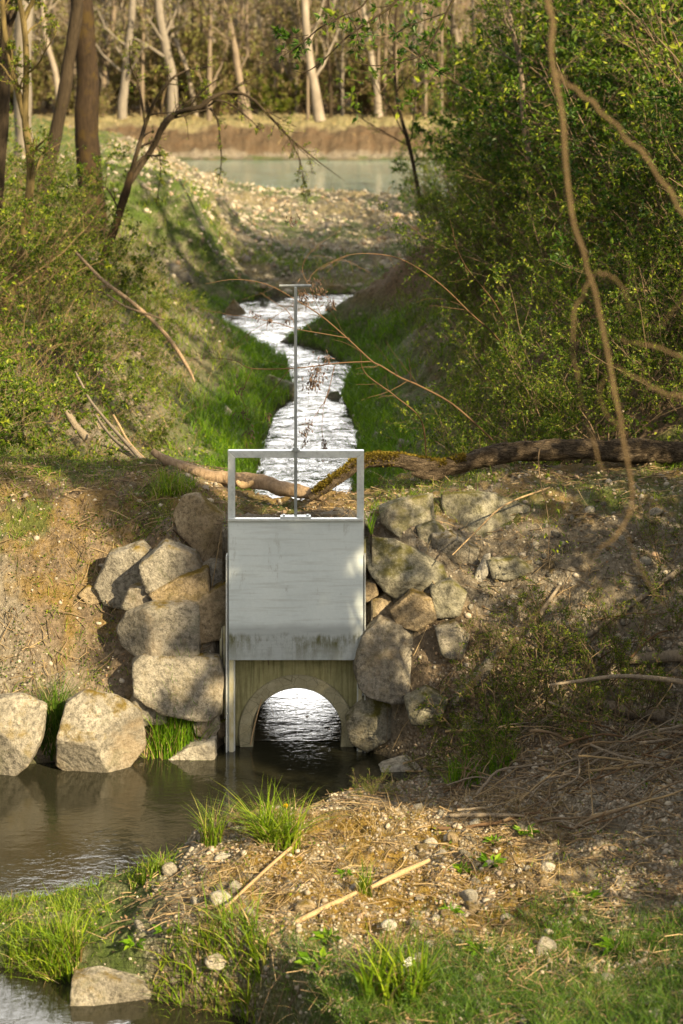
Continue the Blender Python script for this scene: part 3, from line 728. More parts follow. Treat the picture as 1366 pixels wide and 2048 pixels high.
#%%ROCKS
# ================================================================== BOULDERS
def rock_geo(poly, Yc, depth, level=5, seed=0, front=((0.0, 0.0), ), sharp=110, rough=.035, tilt=.12):
    """a solid stone whose outline is POLY (photo pixels at distance Yc): plane-cut body with worn edges"""
    r = np.random.default_rng(seed)
    w = np.array([P(px, py, Yc) for px, py in poly]); c = w.mean(0)
    q = w - c; n = len(q); N = []; Hh = []
    area = sum(q[i][0] * q[(i + 1) % n][2] - q[(i + 1) % n][0] * q[i][2] for i in range(n))
    for i in range(n):
        a, b = q[i], q[(i + 1) % n]; e = b - a
        nx, nz = (e[2], -e[0]) if area > 0 else (-e[2], e[0])
        l = math.hypot(nx, nz)
        if l < 1e-6: continue
        nx /= l; nz /= l; h = nx * a[0] + nz * a[2]
        if h < .01: h = .01
        for ty in (r.uniform(-tilt, .05), r.uniform(.3, .7)):
            k = math.sqrt(1 + ty * ty); N.append((nx / k, ty / k, nz / k)); Hh.append(h / k + (max(0, -ty) * depth * .32 / k if ty < .1 else 0))
    if len(front) == 1:      # one broad front face, then a few broken corners
        fx, fz = front[0]; front = [(fx + r.normal(0, .13), fz * .7 + r.normal(.08, .12))]
        cuts = [(r.normal(0, .35), r.uniform(.7, 1.3)), (r.choice([-1, 1]) * r.uniform(.8, 1.4), r.normal(0, .3))]
    else: front = [(fx * 1.3, fz * 1.3) for fx, fz in front]; cuts = []
    for fx, fz in front:
        v = np.array([fx, -1.0, fz]); v /= np.linalg.norm(v); N.append(v); Hh.append(depth * .5 * abs(v[1]) * r.uniform(.9, 1.02) + (.12 * max((q @ v).max(), 0) if not cuts else 0))
    for fx, fz in cuts:
        v = np.array([fx, -1.0, fz]); v /= np.linalg.norm(v); N.append(v); Hh.append(.5 * depth * abs(v[1]) + r.uniform(.7, .95) * max((q @ v).max(), 0))
    N.append((0, 1, 0)); Hh.append(depth * .5)
    N = np.array(N); Hh = np.array(Hh)
    D, T = ico(level)
    S = np.array([np.ptp(q[:, 0]) * .5, depth * .5, np.ptp(q[:, 2]) * .5]) + .02
    D = D * S; D = D / np.linalg.norm(D, axis=1, keepdims=True)
    f = np.clip(D @ N.T / Hh, 0, None)
    R = 1 / (np.power(f, sharp).sum(1) ** (1 / sharp))
    V = D * R[:, None]
    for ax in (0, 2):      # keep the outline's own extent
        lo, hi = V[:, ax].min(), V[:, ax].max(); V[:, ax] = q[:, ax].min() + (V[:, ax] - lo) / (hi - lo) * np.ptp(q[:, ax])
    s0 = float(S.mean())
    nn = fbm(V[:, 0] / s0 * 1.2 + seed, V[:, 1] / s0 * 1.2, V[:, 2] / s0 * 1.2, seed, 3) * .6 + .4 * np.abs(fbm(V[:, 0] / s0 * 3.1, V[:, 1] / s0 * 3.1 + seed, V[:, 2] / s0 * 3.1, seed + 5, 4))
    fine = fbm(V[:, 0] * 30, V[:, 1] * 30, V[:, 2] * 30, seed + 9, 3)
    V = V * (1 + rough * nn)[:, None] + D * (.004 * fine)[:, None]
    return c, V, T

def boulder(label, poly, mat='rock', depth=None, Y=None, seed=0, name='boulder', level=5, group=None, grow=1.1, **kw):
    poly = np.array(poly, float); c = poly.mean(0); poly = c + (poly - c) * grow
    if Y is None: Y = hit(*c)[1]
    wpx = np.ptp(poly[:, 0]); hpx = np.ptp(poly[:, 1])
    if depth is None: depth = .85 * min(wpx, hpx * 1.3) * Y / F
    ctr, V, T = rock_geo(poly, Y + depth * .02, depth, level, seed, **kw)
    mb = MB(); mb.add(V, None, T)
    o = mb.obj(name, K[mat]); o.location = ctr
    return tag(o, label, 'rock', group)

B = boulder
# left of the gate
B('upright tan granite boulder crowning the bank beside the left gate post', [(352, 1032), (372, 995), (396, 990), (448, 1030), (453, 1085), (440, 1125), (424, 1131), (400, 1108), (362, 1062)], 'rock_warm', depth=.45, seed=11, front=((.25, .25), (-.5, .1)))
B('flat sunlit warm stone ledge under the upright tan boulder', [(303, 1178), (362, 1146), (414, 1131), (421, 1172), (388, 1199), (330, 1208)], 'rock_warm', depth=.45, seed=12, front=((.1, .35),))
B('long brown block half sunlit, in the middle of the left stone stack', [(240, 1252), (258, 1222), (300, 1204), (391, 1199), (393, 1302), (300, 1313), (250, 1285)], 'rock', depth=.5, seed=13, front=((.15, .12), (-.6, 0)))
B('squarish beige stone wedged between long brown block and gate frame', [(390, 1200), (428, 1172), (453, 1158), (455, 1262), (396, 1270)], 'rock_warm', depth=.4, seed=14)
B('broad grey square block low in the stack left of the gate', [(274, 1318), (290, 1305), (432, 1311), (441, 1345), (438, 1413), (408, 1417), (330, 1402), (277, 1372)], 'rock', depth=.45, seed=15, front=((.05, .12),))
B('small grey stone under the broad square block', [(388, 1442), (412, 1418), (434, 1418), (439, 1446), (422, 1472), (394, 1462)], 'rock', depth=.25, seed=16)
B('flat pale slab at the waterline beside the left gate post', [(335, 1512), (384, 1481), (430, 1470), (431, 1512), (400, 1524)], 'rock_pale', depth=.35, seed=17)
B('round brown cobble jammed against foot of left gate post', [(432, 1462), (440, 1442), (451, 1438), (453, 1466), (440, 1472)], 'rock_warm', depth=.1, seed=171, level=4)
B('big pale faceted boulder at the water with rusty moss on its shoulder', [(122, 1512), (128, 1450), (142, 1403), (172, 1385), (228, 1394), (274, 1422), (283, 1488), (256, 1524), (202, 1534), (140, 1528)], 'rock', Y=16.98, depth=.6, seed=18, level=6, front=((.12, .55), (.55, -.1), (-.1, -.35)), sharp=70)
B('large pale boulder at the waterline cut off by the picture edge', [(-60, 1400), (0, 1392), (46, 1390), (89, 1410), (82, 1466), (66, 1500), (28, 1532), (-60, 1535)], 'rock', Y=16.95, depth=.55, seed=19, level=6, front=((.3, .45), (-.2, -.1)), sharp=70)
B('rough grey earth crusted stone set in the left slope above the stack', [(196, 1165), (225, 1105), (285, 1085), (325, 1120), (318, 1180), (250, 1205), (215, 1200)], 'rock', depth=.35, seed=20)
B('small flat stone in the sunny left slope', [(160, 1188), (176, 1170), (200, 1176), (204, 1200), (180, 1206)], 'rock_warm', depth=.12, seed=201, level=4)
B('grey stone filling the gap under the upright tan boulder', [(395, 1128), (430, 1132), (455, 1118), (456, 1172), (420, 1172)], 'rock', depth=.3, seed=211, level=4)
B('half buried grey block left of the sunlit ledge', [(246, 1208), (262, 1172), (302, 1160), (312, 1204), (270, 1216)], 'rock', depth=.35, seed=212, level=4)
B('big earth stained block buried in the slope above the sunlit ledge', [(288, 1112), (330, 1080), (384, 1098), (404, 1138), (352, 1146), (306, 1168)], 'rock', depth=.4, seed=213)
B('low stone against the left foot of the broad square block', [(258, 1412), (276, 1380), (330, 1404), (334, 1436), (282, 1440)], 'rock', depth=.3, seed=214, level=4)
# right of the gate
B('grey brown block at the crest behind the right gate post', [(762, 1012), (800, 998), (860, 990), (864, 1038), (832, 1066), (800, 1062), (768, 1042)], 'rock_dark', depth=.4, seed=21, front=((0, .5),))
B('wide pale earth covered slab at the top of the right stone face', [(888, 990), (930, 984), (985, 990), (1052, 1012), (1042, 1060), (955, 1090), (922, 1066), (893, 1022)], 'rock_dark', depth=.4, seed=22, front=((-.3, .3), (.4, .4)))
B('small brown stone squeezed under the crest blocks', [(834, 1052), (868, 1040), (888, 1060), (882, 1085), (840, 1082)], 'rock_dark', depth=.25, seed=23, level=4)
B('long slanting stone with dark undercut beside the gate plate', [(728, 1078), (790, 1082), (878, 1122), (892, 1160), (852, 1182), (796, 1200), (768, 1160), (730, 1132)], 'rock_dark', depth=.5, seed=24, front=((.1, .6), (0, -.4)))
B('small sandy stone at the right edge of the gate plate', [(728, 1160), (750, 1160), (756, 1184), (736, 1197), (726, 1190)], 'rock_warm', depth=.2, seed=25, level=4)
B('sunlit ochre stone tucked between the gate and the pinkish stone', [(732, 1206), (772, 1180), (791, 1212), (772, 1240), (734, 1252)], 'rock_warm', depth=.25, seed=26, level=4)
B('pinkish brown rounded stone above the largest right boulder', [(784, 1216), (822, 1180), (858, 1190), (868, 1228), (832, 1252), (796, 1242)], 'rock_warm', depth=.3, seed=27)
B('largest dark grey boulder overhanging the culvert on its right', [(714, 1312), (729, 1262), (756, 1234), (812, 1246), (884, 1288), (868, 1346), (822, 1380), (742, 1364), (717, 1342)], 'rock', depth=.55, seed=28, level=6, front=((-.1, .25), (.5, .2)), sharp=70)
B('angular stone under the largest boulder, its top dark with moss', [(696, 1432), (722, 1400), (745, 1374), (800, 1374), (810, 1402), (797, 1448), (736, 1486), (704, 1470)], 'rock_dark', depth=.4, seed=29, front=((-.1, -.1), (.4, .1), (0, .9)), sharp=70)
B('pale flat stone lying at the pool edge below the culvert', [(742, 1548), (768, 1524), (812, 1511), (852, 1528), (856, 1560), (800, 1574), (752, 1572)], 'rock_pale', depth=.4, seed=30)
B('leaning blue grey stone shard in the right slope', [(948, 1152), (968, 1112), (979, 1110), (975, 1145), (960, 1172), (950, 1170)], 'rock_pale', depth=.12, seed=31, level=4)
B('flat half buried slab beside the blue grey shard', [(976, 1116), (1030, 1112), (1062, 1134), (1020, 1152), (985, 1150)], 'rock_dark', depth=.25, seed=32, level=4)
B('long narrow slab sliding down the right slope', [(900, 1402), (915, 1385), (985, 1298), (995, 1305), (975, 1345), (925, 1402)], 'rock', depth=.2, seed=33, level=4)
B('dark block under the slanting stone next to the pinkish one', [(862, 1172), (900, 1156), (930, 1180), (915, 1222), (872, 1226)], 'rock_dark', depth=.3, seed=215, level=4)
B('pale grey slab sloping away right of the crest blocks', [(864, 1064), (900, 1062), (952, 1092), (946, 1128), (896, 1126), (868, 1100)], 'rock', depth=.3, seed=216)
B('grey stone beside the largest boulder on its uphill side', [(872, 1252), (908, 1240), (936, 1268), (922, 1306), (884, 1300)], 'rock', depth=.28, seed=217, level=4)
B('low broad stone in the slope below the largest boulder', [(812, 1392), (852, 1372), (892, 1390), (880, 1436), (826, 1440)], 'rock_dark', depth=.3, seed=218, level=4)
# foreground
B('pale square stone at the water edge under the grassy spit', [(145, 1938), (196, 1928), (245, 1940), (288, 1952), (314, 1985), (300, 2012), (222, 2018), (148, 2010)], 'rock', grow=.98, Y=13.02, depth=.3, seed=34, level=6, front=((0, .3), (.2, -.1)), sharp=70)
# upstream
B('dark wedge shaped boulder on the stream edge behind the spindle', [(528, 775), (538, 750), (588, 768), (592, 796), (545, 800)], 'rock_dark', Y=33.3, depth=.5, seed=35, level=4)
B('small dark stone in the stream under the right bank grass', [(652, 794), (660, 783), (676, 782), (682, 794), (664, 798)], 'rock_dark', Y=33.1, depth=.25, seed=36, level=4)
B('orange tinted pointed stone at the stream bend', [(446, 630), (468, 600), (488, 622), (496, 632), (470, 636)], 'rock_warm', Y=42.3, depth=.5, seed=37, level=4)
B('pair shaped brown boulder at the head of the stream', [(515, 605), (522, 574), (548, 576), (560, 596), (540, 608)], 'rock_warm', Y=44.9, depth=.6, seed=38, level=4)
B('long grey boulder beside the head of the stream', [(552, 600), (556, 580), (585, 588), (590, 602)], 'rock', Y=45.2, depth=.5, seed=39, level=4)
B('brown boulder on far side of the stream behind the crossbar', [(650, 590), (655, 572), (680, 568), (695, 582), (690, 593)], 'rock_warm', Y=45.5, depth=.6, seed=40, level=4)
B('pale grey boulder lodged on the left stream slope', [(330, 545), (345, 528), (372, 540), (385, 562), (368, 572), (340, 566)], 'rock', depth=.5, seed=41, level=4)
B('moss capped round stone on the right bank near the log', [(742, 878), (752, 864), (772, 868), (776, 884), (758, 890)], 'rock_dark', depth=.25, seed=42, level=4)
B('grey stone half in grass behind the mossy log', [(792, 895), (800, 878), (826, 884), (828, 904), (805, 908)], 'rock', depth=.25, seed=43, level=4)
B('low stone lying against the grass tongue in the stream', [(556, 686), (572, 676), (592, 682), (590, 690)], 'rock', Y=38.6, depth=.3, seed=44, level=4)
B('light stone in the grass of the left bank slope', [(446, 830), (452, 812), (462, 822), (468, 842), (456, 846)], 'rock_pale', depth=.15, seed=45, level=4)

# cobbles one can point to
def cobble(label, px, py, w, h, mat='rock_pale', seed=0, group=None):
    a = np.linspace(0, 2 * np.pi, 9, endpoint=False) + .2
    r = np.random.default_rng(seed); k = r.uniform(.9, 1.06, 9)
    x, y, z = hit(px, py + h * .3)
    return boulder(label, np.stack([px + np.cos(a) * w / 2 * k, py + np.sin(a) * h / 2 * k], 1), mat, depth=w * y / F * .8, Y=y, seed=seed, name='cobble', level=4, group=group, grow=1, sharp=7, rough=.06)
cobble('round grey cobble at the water edge left of the flat pebble', 339, 1736, 32, 28, 'rock', 50)
cobble('flat cream cobble below the tall thin grass tuft', 448, 1714, 40, 20, 'rock_pale', 51)
cobble('big pale rounded cobble on the sunny gravel slope', 440, 1793, 44, 28, 'rock_pale', 52)
cobble('oval tan cobble lying flat on the gravel slope', 412, 1851, 34, 12, 'rock_warm', 53)
cobble('pale rounded cobble alone on the shady gravel flat', 905, 1673, 26, 24, 'rock_warm', 54)
cobble('white cobble left of the lone rounded one', 862, 1684, 28, 18, 'rock_pale', 55)
cobble('white streaked cobble in the golden moss', 1096, 1733, 30, 22, 'rock_pale', 56)
cobble('pinkish upright cobble next to the white streaked one', 1086, 1764, 20, 24, 'rock_warm', 57)
cobble('cream cobble sunk in dry moss at bottom centre', 778, 1848, 34, 22, 'rock_pale', 58)
cobble('blue grey cobble in dry moss', 840, 1796, 24, 18, 'rock', 59)
cobble('angular tan cobble beside the long splintered stick', 612, 1812, 46, 30, 'rock_warm', 60)
cobble('white cobble at the bottom gravel slip', 432, 1920, 44, 26, 'rock_pale', 61)
cobble('white cobble half way up the right bank among twigs', 932, 1452, 20, 24, 'rock_pale', 62)
cobble('pale cobble amid sticks on the right bank', 1092, 1560, 26, 22, 'rock_pale', 63)
cobble('tan cobble amid sticks on the right bank', 1128, 1524, 24, 18, 'rock_warm', 64)
cobble('small pale stone high in the right earth slope', 1028, 1193, 18, 10, 'rock_pale', 65)

# the many smaller cobbles: copies of six stones
def cobble_scatter():
    protos = []
    r = np.random.default_rng(77)
    for k in range(7):
        a = np.linspace(0, 2 * np.pi, 8, endpoint=False)
        poly = np.stack([CX + np.cos(a) * 50 * r.uniform(.75, 1.05, 8), YH + np.sin(a) * 36 * r.uniform(.75, 1.05, 8)], 1)
        c, V, T = rock_geo(poly, 4.0, .075, 3, 300 + k, sharp=7, rough=.08)
        V = V / np.abs(V).max() * .5
        mb = MB(); mb.add(V, None, T); protos.append(mb.mesh('cobble', K[['rock_pale', 'rock', 'rock_warm', 'rock_pale', 'rock', 'rock_warm', 'rock_pale'][k]]))
    n = 0
    while n < 270:
        u = r.uniform()
        if u < .5: X, Y = r.uniform(.1, 3.2), r.uniform(12.0, 16.6)
        elif u < .72: X, Y = r.uniform(-1.35, .6), r.uniform(12.5, 15.4)
        else: X, Y = (r.uniform(.5, 3.2) if r.uniform() < .8 else r.uniform(-3.1, -1.4)), r.uniform(16.7, 18.6)
        if abs(X) > .175 * Y + .2: continue
        z = g1(X, Y)
        if z < .06: continue
        if fbm(np.array([X * 1.2]), np.array([Y * 1.2]), seed=77)[0] < -.15: continue
        s = float(np.clip(r.lognormal(-2.75, .38), .035, .14))
        o = bpy.data.objects.new('cobble', protos[n % 7]); COL.objects.link(o)
        o.location = (X, Y, z + s * .1); o.rotation_euler = (r.uniform(-.4, .4), r.uniform(-.4, .4), r.uniform(0, 6.28)); o.scale = (s, s * r.uniform(.75, 1.1), s * r.uniform(.7, 1))
        tag(o, 'loose river cobble on the gravel and earth in front of the dam', 'cobble', 'loose cobbles on gravel and earth'); n += 1
    # upstream rubble on the far levee and along the path
cobble_scatter()

# ================================================================== DEAD WOOD
def lumpy(path, rad, n, seed, amp=.12):
    p = spline(path, n); r = np.interp(np.linspace(0, 1, n), np.linspace(0, 1, len(rad)), rad)
    g = np.random.default_rng(seed)
    for k in range(3): p[:, k] += .25 * r.mean() * fbm(np.linspace(0, n * .12, n) + seed, np.zeros(n) + k * 7.3, seed=seed)
    return p, r * (1 + amp * fbm(np.linspace(0, n * .25, n), np.zeros(n), seed=seed + 3))
def limb(mb, path, rad, n=40, sides=14, seed=0, amp=.12, relief=.08):
    p, r = lumpy(path, rad, n, seed, amp)
    mb.tube(p, r, sides); b = mb.v[-3]
    if True:
        c = np.repeat(p, sides, 0); d = b - c
        k = np.tile(np.arange(sides), n); t = np.repeat(np.linspace(0, n * .1, n), sides)
        b += d * (relief * fbm(np.cos(k / sides * 6.28) * 1.8 + 5, np.sin(k / sides * 6.28) * 1.8, t, seed + 8, 3))[:, None]
    return p, r
def px_path(pts): return [P(*p) for p in pts]

def fallen():
    # weathered pole, left
    pts = [(306, 903, 19.55), (345, 926, 19.45), (400, 946, 19.35), (460, 958, 19.25), (520, 966, 19.1), (570, 977, 19.0), (612, 987, 18.95), (646, 991, 18.9)]
    root = empty('fallen_branch', P(460, 958, 19.25), 'weathered barkless branch lying across the dam behind the gate', 'fallen branch')
    mb = MB(); limb(mb, px_path(pts), [.03, .052, .06, .066, .07, .066, .06, .05], 70, 16, 4, .1, .2)
    part(mb, 'branch_wood', K['log_pale'], root)
    mb = MB(); limb(mb, px_path([(508, 966, 19.02), (495, 970, 19.0), (480, 969, 18.99), (474, 962, 19.0)]), [.02, .036, .034, .015], 16, 8, 6, .2, .3)
    part(mb, 'torn_knot', K['stick'], root)
    # mossy trunk, right
    pts = [(622, 996, 18.85), (660, 972, 18.85), (700, 942, 18.95), (735, 924, 19.05), (790, 924, 19.1), (850, 930, 19.15), (905, 935, 19.2), (960, 915, 19.25), (1020, 905, 19.3), (1100, 902, 19.35), (1200, 900, 19.4), (1300, 904, 19.5), (1450, 908, 19.6), (1700, 915, 19.9)]
    root = empty('fallen_tree', P(1000, 910, 19.3), 'dark mossy tree trunk fallen across the dam from the right bank', 'fallen trunk')
    mb = MB(); p, r = limb(mb, px_path(pts), [.04, .05, .058, .06, .066, .07, .08, .085, .09, .1, .105, .11, .115, .12], 150, 22, 9, .1, .22)
    part(mb, 'trunk_bark', K['log_dark'], root)
    mb = MB(); limb(mb, px_path([(905, 930, 19.15), (880, 948, 19.1), (850, 952, 19.08), (822, 948, 19.08)]), [.06, .065, .05, .02], 20, 10, 12, .3, .4)
    part(mb, 'broken_stub', K['log_dark'], root); mb = MB(); limb(mb, px_path([(700, 944, 19.0), (672, 958, 18.98), (655, 968, 18.96), (646, 972, 18.95)]), [.03, .03, .025, .012], 14, 8, 13, .3, .3)
    part(mb, 'broken_stub', K['log_dark'], root)
    g = np.random.default_rng(5); mb = MB()
    seg = p[4:74]; k = g.integers(0, len(seg), 9000); a = g.normal(0, .8, 9000)
    rr = r[4:74][k] * 1.0
    keep = fbm(seg[k][:, 0] * 3, a * 1.2, seed=8) > -.12
    k, a, rr = k[keep], a[keep], rr[keep]
    pos = seg[k] + np.stack([g.normal(0, .012, len(k)), -np.sin(a) * rr, np.cos(a) * rr * .98], 1)
    d = np.stack([g.normal(0, .5, len(k)), -np.sin(a), np.cos(a)], 1)
    mb.leaves(pos, d, g.uniform(.012, .035, len(k)), .5, g, 0)
    part(mb, 'moss', K['moss'], root)
fallen()

def stick(label, pts, rad, mat='stick', name='broken_stick', lift=.03, n=24, sides=8, group=None, seed=0, cat='stick', ground=True):
    w = []
    for p in pts:
        if ground: x, y, z = hit(p[0], p[1]); w.append((x, y, z + lift))
        else: w.append(P(*p))
    if ground and len(w) > 2:   # keep it stiff
        a, b = np.array(w[0]), np.array(w[-1]); t = np.linspace(0, 1, len(w))
        w = [tuple(np.array(q) * .25 + (a + (b - a) * ti) * .75) for q, ti in zip(w, t)]
    mb = MB(); c = np.mean(w, 0); limb(mb, np.array(w) - c, rad, n, sides, seed, .1, .15)
    o = mb.obj(name, K[mat]); o.location = c
    return tag(o, label, cat, group)
stick('long splintered pale stick lying across the gravel in the foreground', [(508, 1903), (600, 1856), (690, 1815), (712, 1800)], [.012, .018, .019, .012], lift=.05, seed=1)
stick('short pale split stick sticking up toward the golden moss', [(742, 1795), (800, 1765), (858, 1740)], [.012, .02, .014], lift=.07, seed=2)
stick('thin peeled stick leading up to the bright grass tuft', [(444, 1838), (480, 1795), (540, 1735), (602, 1692)], [.006, .01, .011, .012], lift=.05, seed=3)
stick('orange brown twig lying flat at the pool edge', [(790, 1556), (870, 1552), (960, 1563)], [.006, .009, .005], lift=.06, seed=4)
stick('crooked grey driftwood branch on the shady gravel', [(900, 1645), (945, 1640), (990, 1640), (1050, 1645)], [.012, .018, .014, .008], 'stick_grey', lift=.05, seed=5)
stick('grey log end jutting in at the right edge of the bank', [(1260, 1348), (1310, 1342), (1420, 1338)], [.05, .055, .06], 'stick_grey', lift=.12, seed=6)
stick('curved dead limb arching low over the right bank', [(1100, 1370, 15.6), (1160, 1362, 15.6), (1250, 1352, 15.5), (1350, 1362, 15.4), (1420, 1380, 15.4)], [.008, .014, .018, .022, .024], 'stick_grey', seed=7, ground=False)
stick('grey dead branch rising out of the right slope', [(1055, 1290), (1085, 1230), (1118, 1185)], [.02, .022, .014], 'stick_grey', lift=.06, seed=8)
stick('long dead branch lying slantwise on the right slope', [(1090, 1345), (1150, 1310), (1230, 1250), (1366, 1150)], [.012, .02, .022, .026], 'stick_grey', lift=.06, seed=9)
stick('dark stump root at the foot of the right brush', [(1175, 1425), (1240, 1440), (1330, 1450)], [.03, .05, .06], 'stick_grey', lift=.08, seed=10)
stick('dead branch leaning down the left bank through the brambles', [(152, 505, 27.5), (205, 560, 27.2), (270, 610, 27), (330, 668, 26.8), (375, 735, 26.4), (390, 765, 26.3)], [.018, .026, .03, .027, .022, .01], 'log_pale', 'dead_branch', ground=False, seed=11, cat='dead branch')
stick('second thinner dead branch forking off under the leaning one', [(215, 590, 26.8), (255, 615, 26.7), (330, 640, 26.6)], [.012, .018, .01], 'log_pale', 'dead_branch', ground=False, seed=12, cat='dead branch')
stick('grey stump leaning in the brambles of the left bank', [(132, 818, 23.0), (150, 850, 22.9), (175, 880, 22.8)], [.035, .04, .05], 'stick_grey', 'dead_stump', ground=False, seed=13, cat='stump')
for i, (a, b, c, lab) in enumerate([((150, 745), (195, 820), (310, 950), 'tallest of the bare poles leaning on the left bank'), ((190, 830), (230, 880), (318, 948), 'dark short pole under the leaning bare poles'), ((205, 890), (250, 905), (306, 948), 'lowest grey pole in the leaning bundle on the left bank'), ((228, 830), (262, 890), (300, 930), 'yellowish pole in the leaning bundle on the left bank')]):
    stick(lab, [(*a, 22.4), (*b, 21.6), (*c, 20.2)], [.012, .018, .022], 'stick_grey' if i != 3 else 'stick', 'bare_pole', ground=False, seed=20 + i, cat='pole')
stick('brown root poking over the sunny ledge stone', [(345, 1070), (375, 1095), (405, 1130)], [.006, .011, .006], 'bark_brown', 'root', lift=.05, seed=30, cat='root')
stick('pale stick hanging in front of the crest on the right', [(905, 1110, 17.2), (950, 1065, 17.3), (1010, 1010, 17.6), (1100, 975, 18.0)], [.005, .007, .008, .008], 'stick', seed=31, ground=False)
stick('white splinter of wood left standing in the pipe mouth', [(501, 1490, 17.33), (512, 1440, 17.34), (523, 1398, 17.36)], [.006, .006, .005], 'stick', 'splinter', seed=32, ground=False, cat='splinter')

def brush():
    r = np.random.default_rng(91)
    protos = []
    for k in range(6):
        mb = MB(); n = 14
        p = np.zeros((n, 3)); d = np.array([1.0, 0, 0])
        for i in range(1, n): d = d + r.normal(0, .16, 3) * np.array([.3, 1, .5]); d /= np.linalg.norm(d); p[i] = p[i - 1] + d / n
        p -= p.mean(0)
        mb.tube(p, np.linspace(.011, .004, n) * r.uniform(.8, 1.2), 6, True, .1)
        for b in range(3):
            i = r.integers(3, n - 2); e = p[i] + (np.array([.5, r.choice([-1, 1]) * .7, r.uniform(-.1, .5)]) * r.uniform(.1, .3))
            mb.tube(np.linspace(p[i], e, 5) + r.normal(0, .006, (5, 3)), np.linspace(.005, .002, 5), 5)
        protos.append(mb.mesh('dead_stick', K[['stick_grey', 'twig', 'twig_pale', 'stick_grey', 'twig_red', 'stick_grey'][k]]))
    n = 0
    while n < 110:
        X, Y = r.uniform(.7, 3.3), r.uniform(13.8, 17.6)
        if abs(X) > .18 * Y: continue
        if r.uniform() > np.exp(-((Y - 15.6) / 1.2) ** 2) * sst(.6, 1.8, X): continue
        z = g1(X, Y); L = r.uniform(.35, 1.3)
        o = bpy.data.objects.new('dead_stick', protos[n % 6]); COL.objects.link(o)
        sl_ = (g1(X + .2, Y) - g1(X - .2, Y)) / .4
        o.location = (X, Y, z + .04 + r.uniform(0, .1)); o.rotation_euler = (r.uniform(0, 6.28), -math.atan(sl_) + r.normal(0, .12), r.normal(.2, .7)); o.scale = (L, L, L)
        tag(o, 'dead stick in the brush littering the shaded bank right of the pool', 'stick', 'dead sticks strewn on the shaded bank'); n += 1
brush()
#%%PLANTS
# ================================================================== PLANTS
def unit(v): return v / (np.linalg.norm(v, axis=-1, keepdims=True) + 1e-9)
def arcs(r, start, d, L, n, wander, up):
    """grow M curved shoots: (M,n,3)"""
    p = np.array(start, float); d = unit(np.array(d, float)); out = [p.copy()]
    st = (np.asarray(L, float) / (n - 1))[:, None]
    for _ in range(n - 1):
        d = unit(d + r.normal(0, wander, d.shape) + np.array([0, 0, up])); p = p + d * st; out.append(p.copy())
    return np.stack(out, 1)
def spawn(r, paths, rad, per, tmin, ang, ratio, n, wander, up, thin=.55, L=None, tmax=.98):
    """side shoots off every path: returns (paths, radii, lengths)"""
    Mx, N, _ = paths.shape
    i = np.repeat(np.arange(Mx), per); t = r.uniform(tmin, tmax, len(i)) * (N - 1); k = np.minimum(t.astype(int), N - 2); f = (t - k)[:, None]
    s = paths[i, k] * (1 - f) + paths[i, k + 1] * f
    tan = unit(paths[i, k + 1] - paths[i, k])
    side = unit(np.cross(tan, r.normal(size=tan.shape)))
    a = np.radians(ang) * r.uniform(.6, 1.3, len(i))[:, None]
    d = tan * np.cos(a) + side * np.sin(a)
    plen = np.linalg.norm(np.diff(paths, axis=1), axis=2).sum(1)[i]
    ln = plen * ratio * r.uniform(.5, 1.2, len(i)) * (1.15 - .6 * t / (N - 1))
    r0 = np.interp(t, [0, N - 1], [1, 1]) * (rad[i, k] * (1 - f[:, 0]) + rad[i, k + 1] * f[:, 0]) * thin
    q = arcs(r, s, d, ln, n, wander, up)
    return q, r0[:, None] * np.linspace(1, .35, n)[None], ln
def leaf_points(r, paths, per, tmin=.15, jit=.01):
    Mx, N, _ = paths.shape
    i = np.repeat(np.arange(Mx), per); t = r.uniform(tmin, 1, len(i)) * (N - 1); k = np.minimum(t.astype(int), N - 2); f = (t - k)[:, None]
    s = paths[i, k] * (1 - f) + paths[i, k + 1] * f + r.normal(0, jit, (len(i), 3))
    tan = unit(paths[i, k + 1] - paths[i, k])
    return s, unit(tan * .6 + r.normal(0, .7, s.shape) + np.array([0, 0, .15]))

def shrub_geo(seed, h=4.0, spread=38, nst=9, per1=7, per2=5, leafn=10, L=(.03, .06), up=.04, rbase=.022, wr=.55, foot=.2, wander=.12, droop=0.0, bare=0.0):
    r = np.random.default_rng(seed)
    a = r.uniform(0, 2 * np.pi, nst); tl = np.radians(spread) * np.sqrt(r.uniform(.02, 1, nst))
    d = np.stack([np.cos(a) * np.sin(tl), np.sin(a) * np.sin(tl), np.cos(tl)], 1)
    st = d * np.array([foot, foot, 0]) * 1.5; ln = h * r.uniform(.6, 1.08, nst)
    P0 = arcs(r, st, d, ln, 9, wander, up - droop); R0 = rbase * r.uniform(.5, 1.1, nst)[:, None] * np.linspace(1, .3, 9)[None]
    P1, R1, _ = spawn(r, P0, R0, per1, .18, 48, .42, 7, .16, .02 - droop)
    P2, R2, _ = spawn(r, P1, R1, per2, .15, 45, .5, 5, .2, .01 - droop, .6)
    ms = MB(); ms.tubes(P0, R0, 6, False); ms.tubes(P1, np.maximum(R1, .003), 4, False); ms.tubes(P2, np.maximum(R2, .0022), 3, False)
    ml = MB()
    keep = r.uniform(size=len(P2)) > bare
    s2, d2 = leaf_points(r, P2[keep], leafn, .1); s1, d1 = leaf_points(r, P1, max(leafn // 2, 1), .4)
    s = np.concatenate([s1, s2]); dd = np.concatenate([d1, d2])
    ml.leaves(s, dd, r.uniform(L[0], L[1], len(s)), wr, r)
    return ms, ml

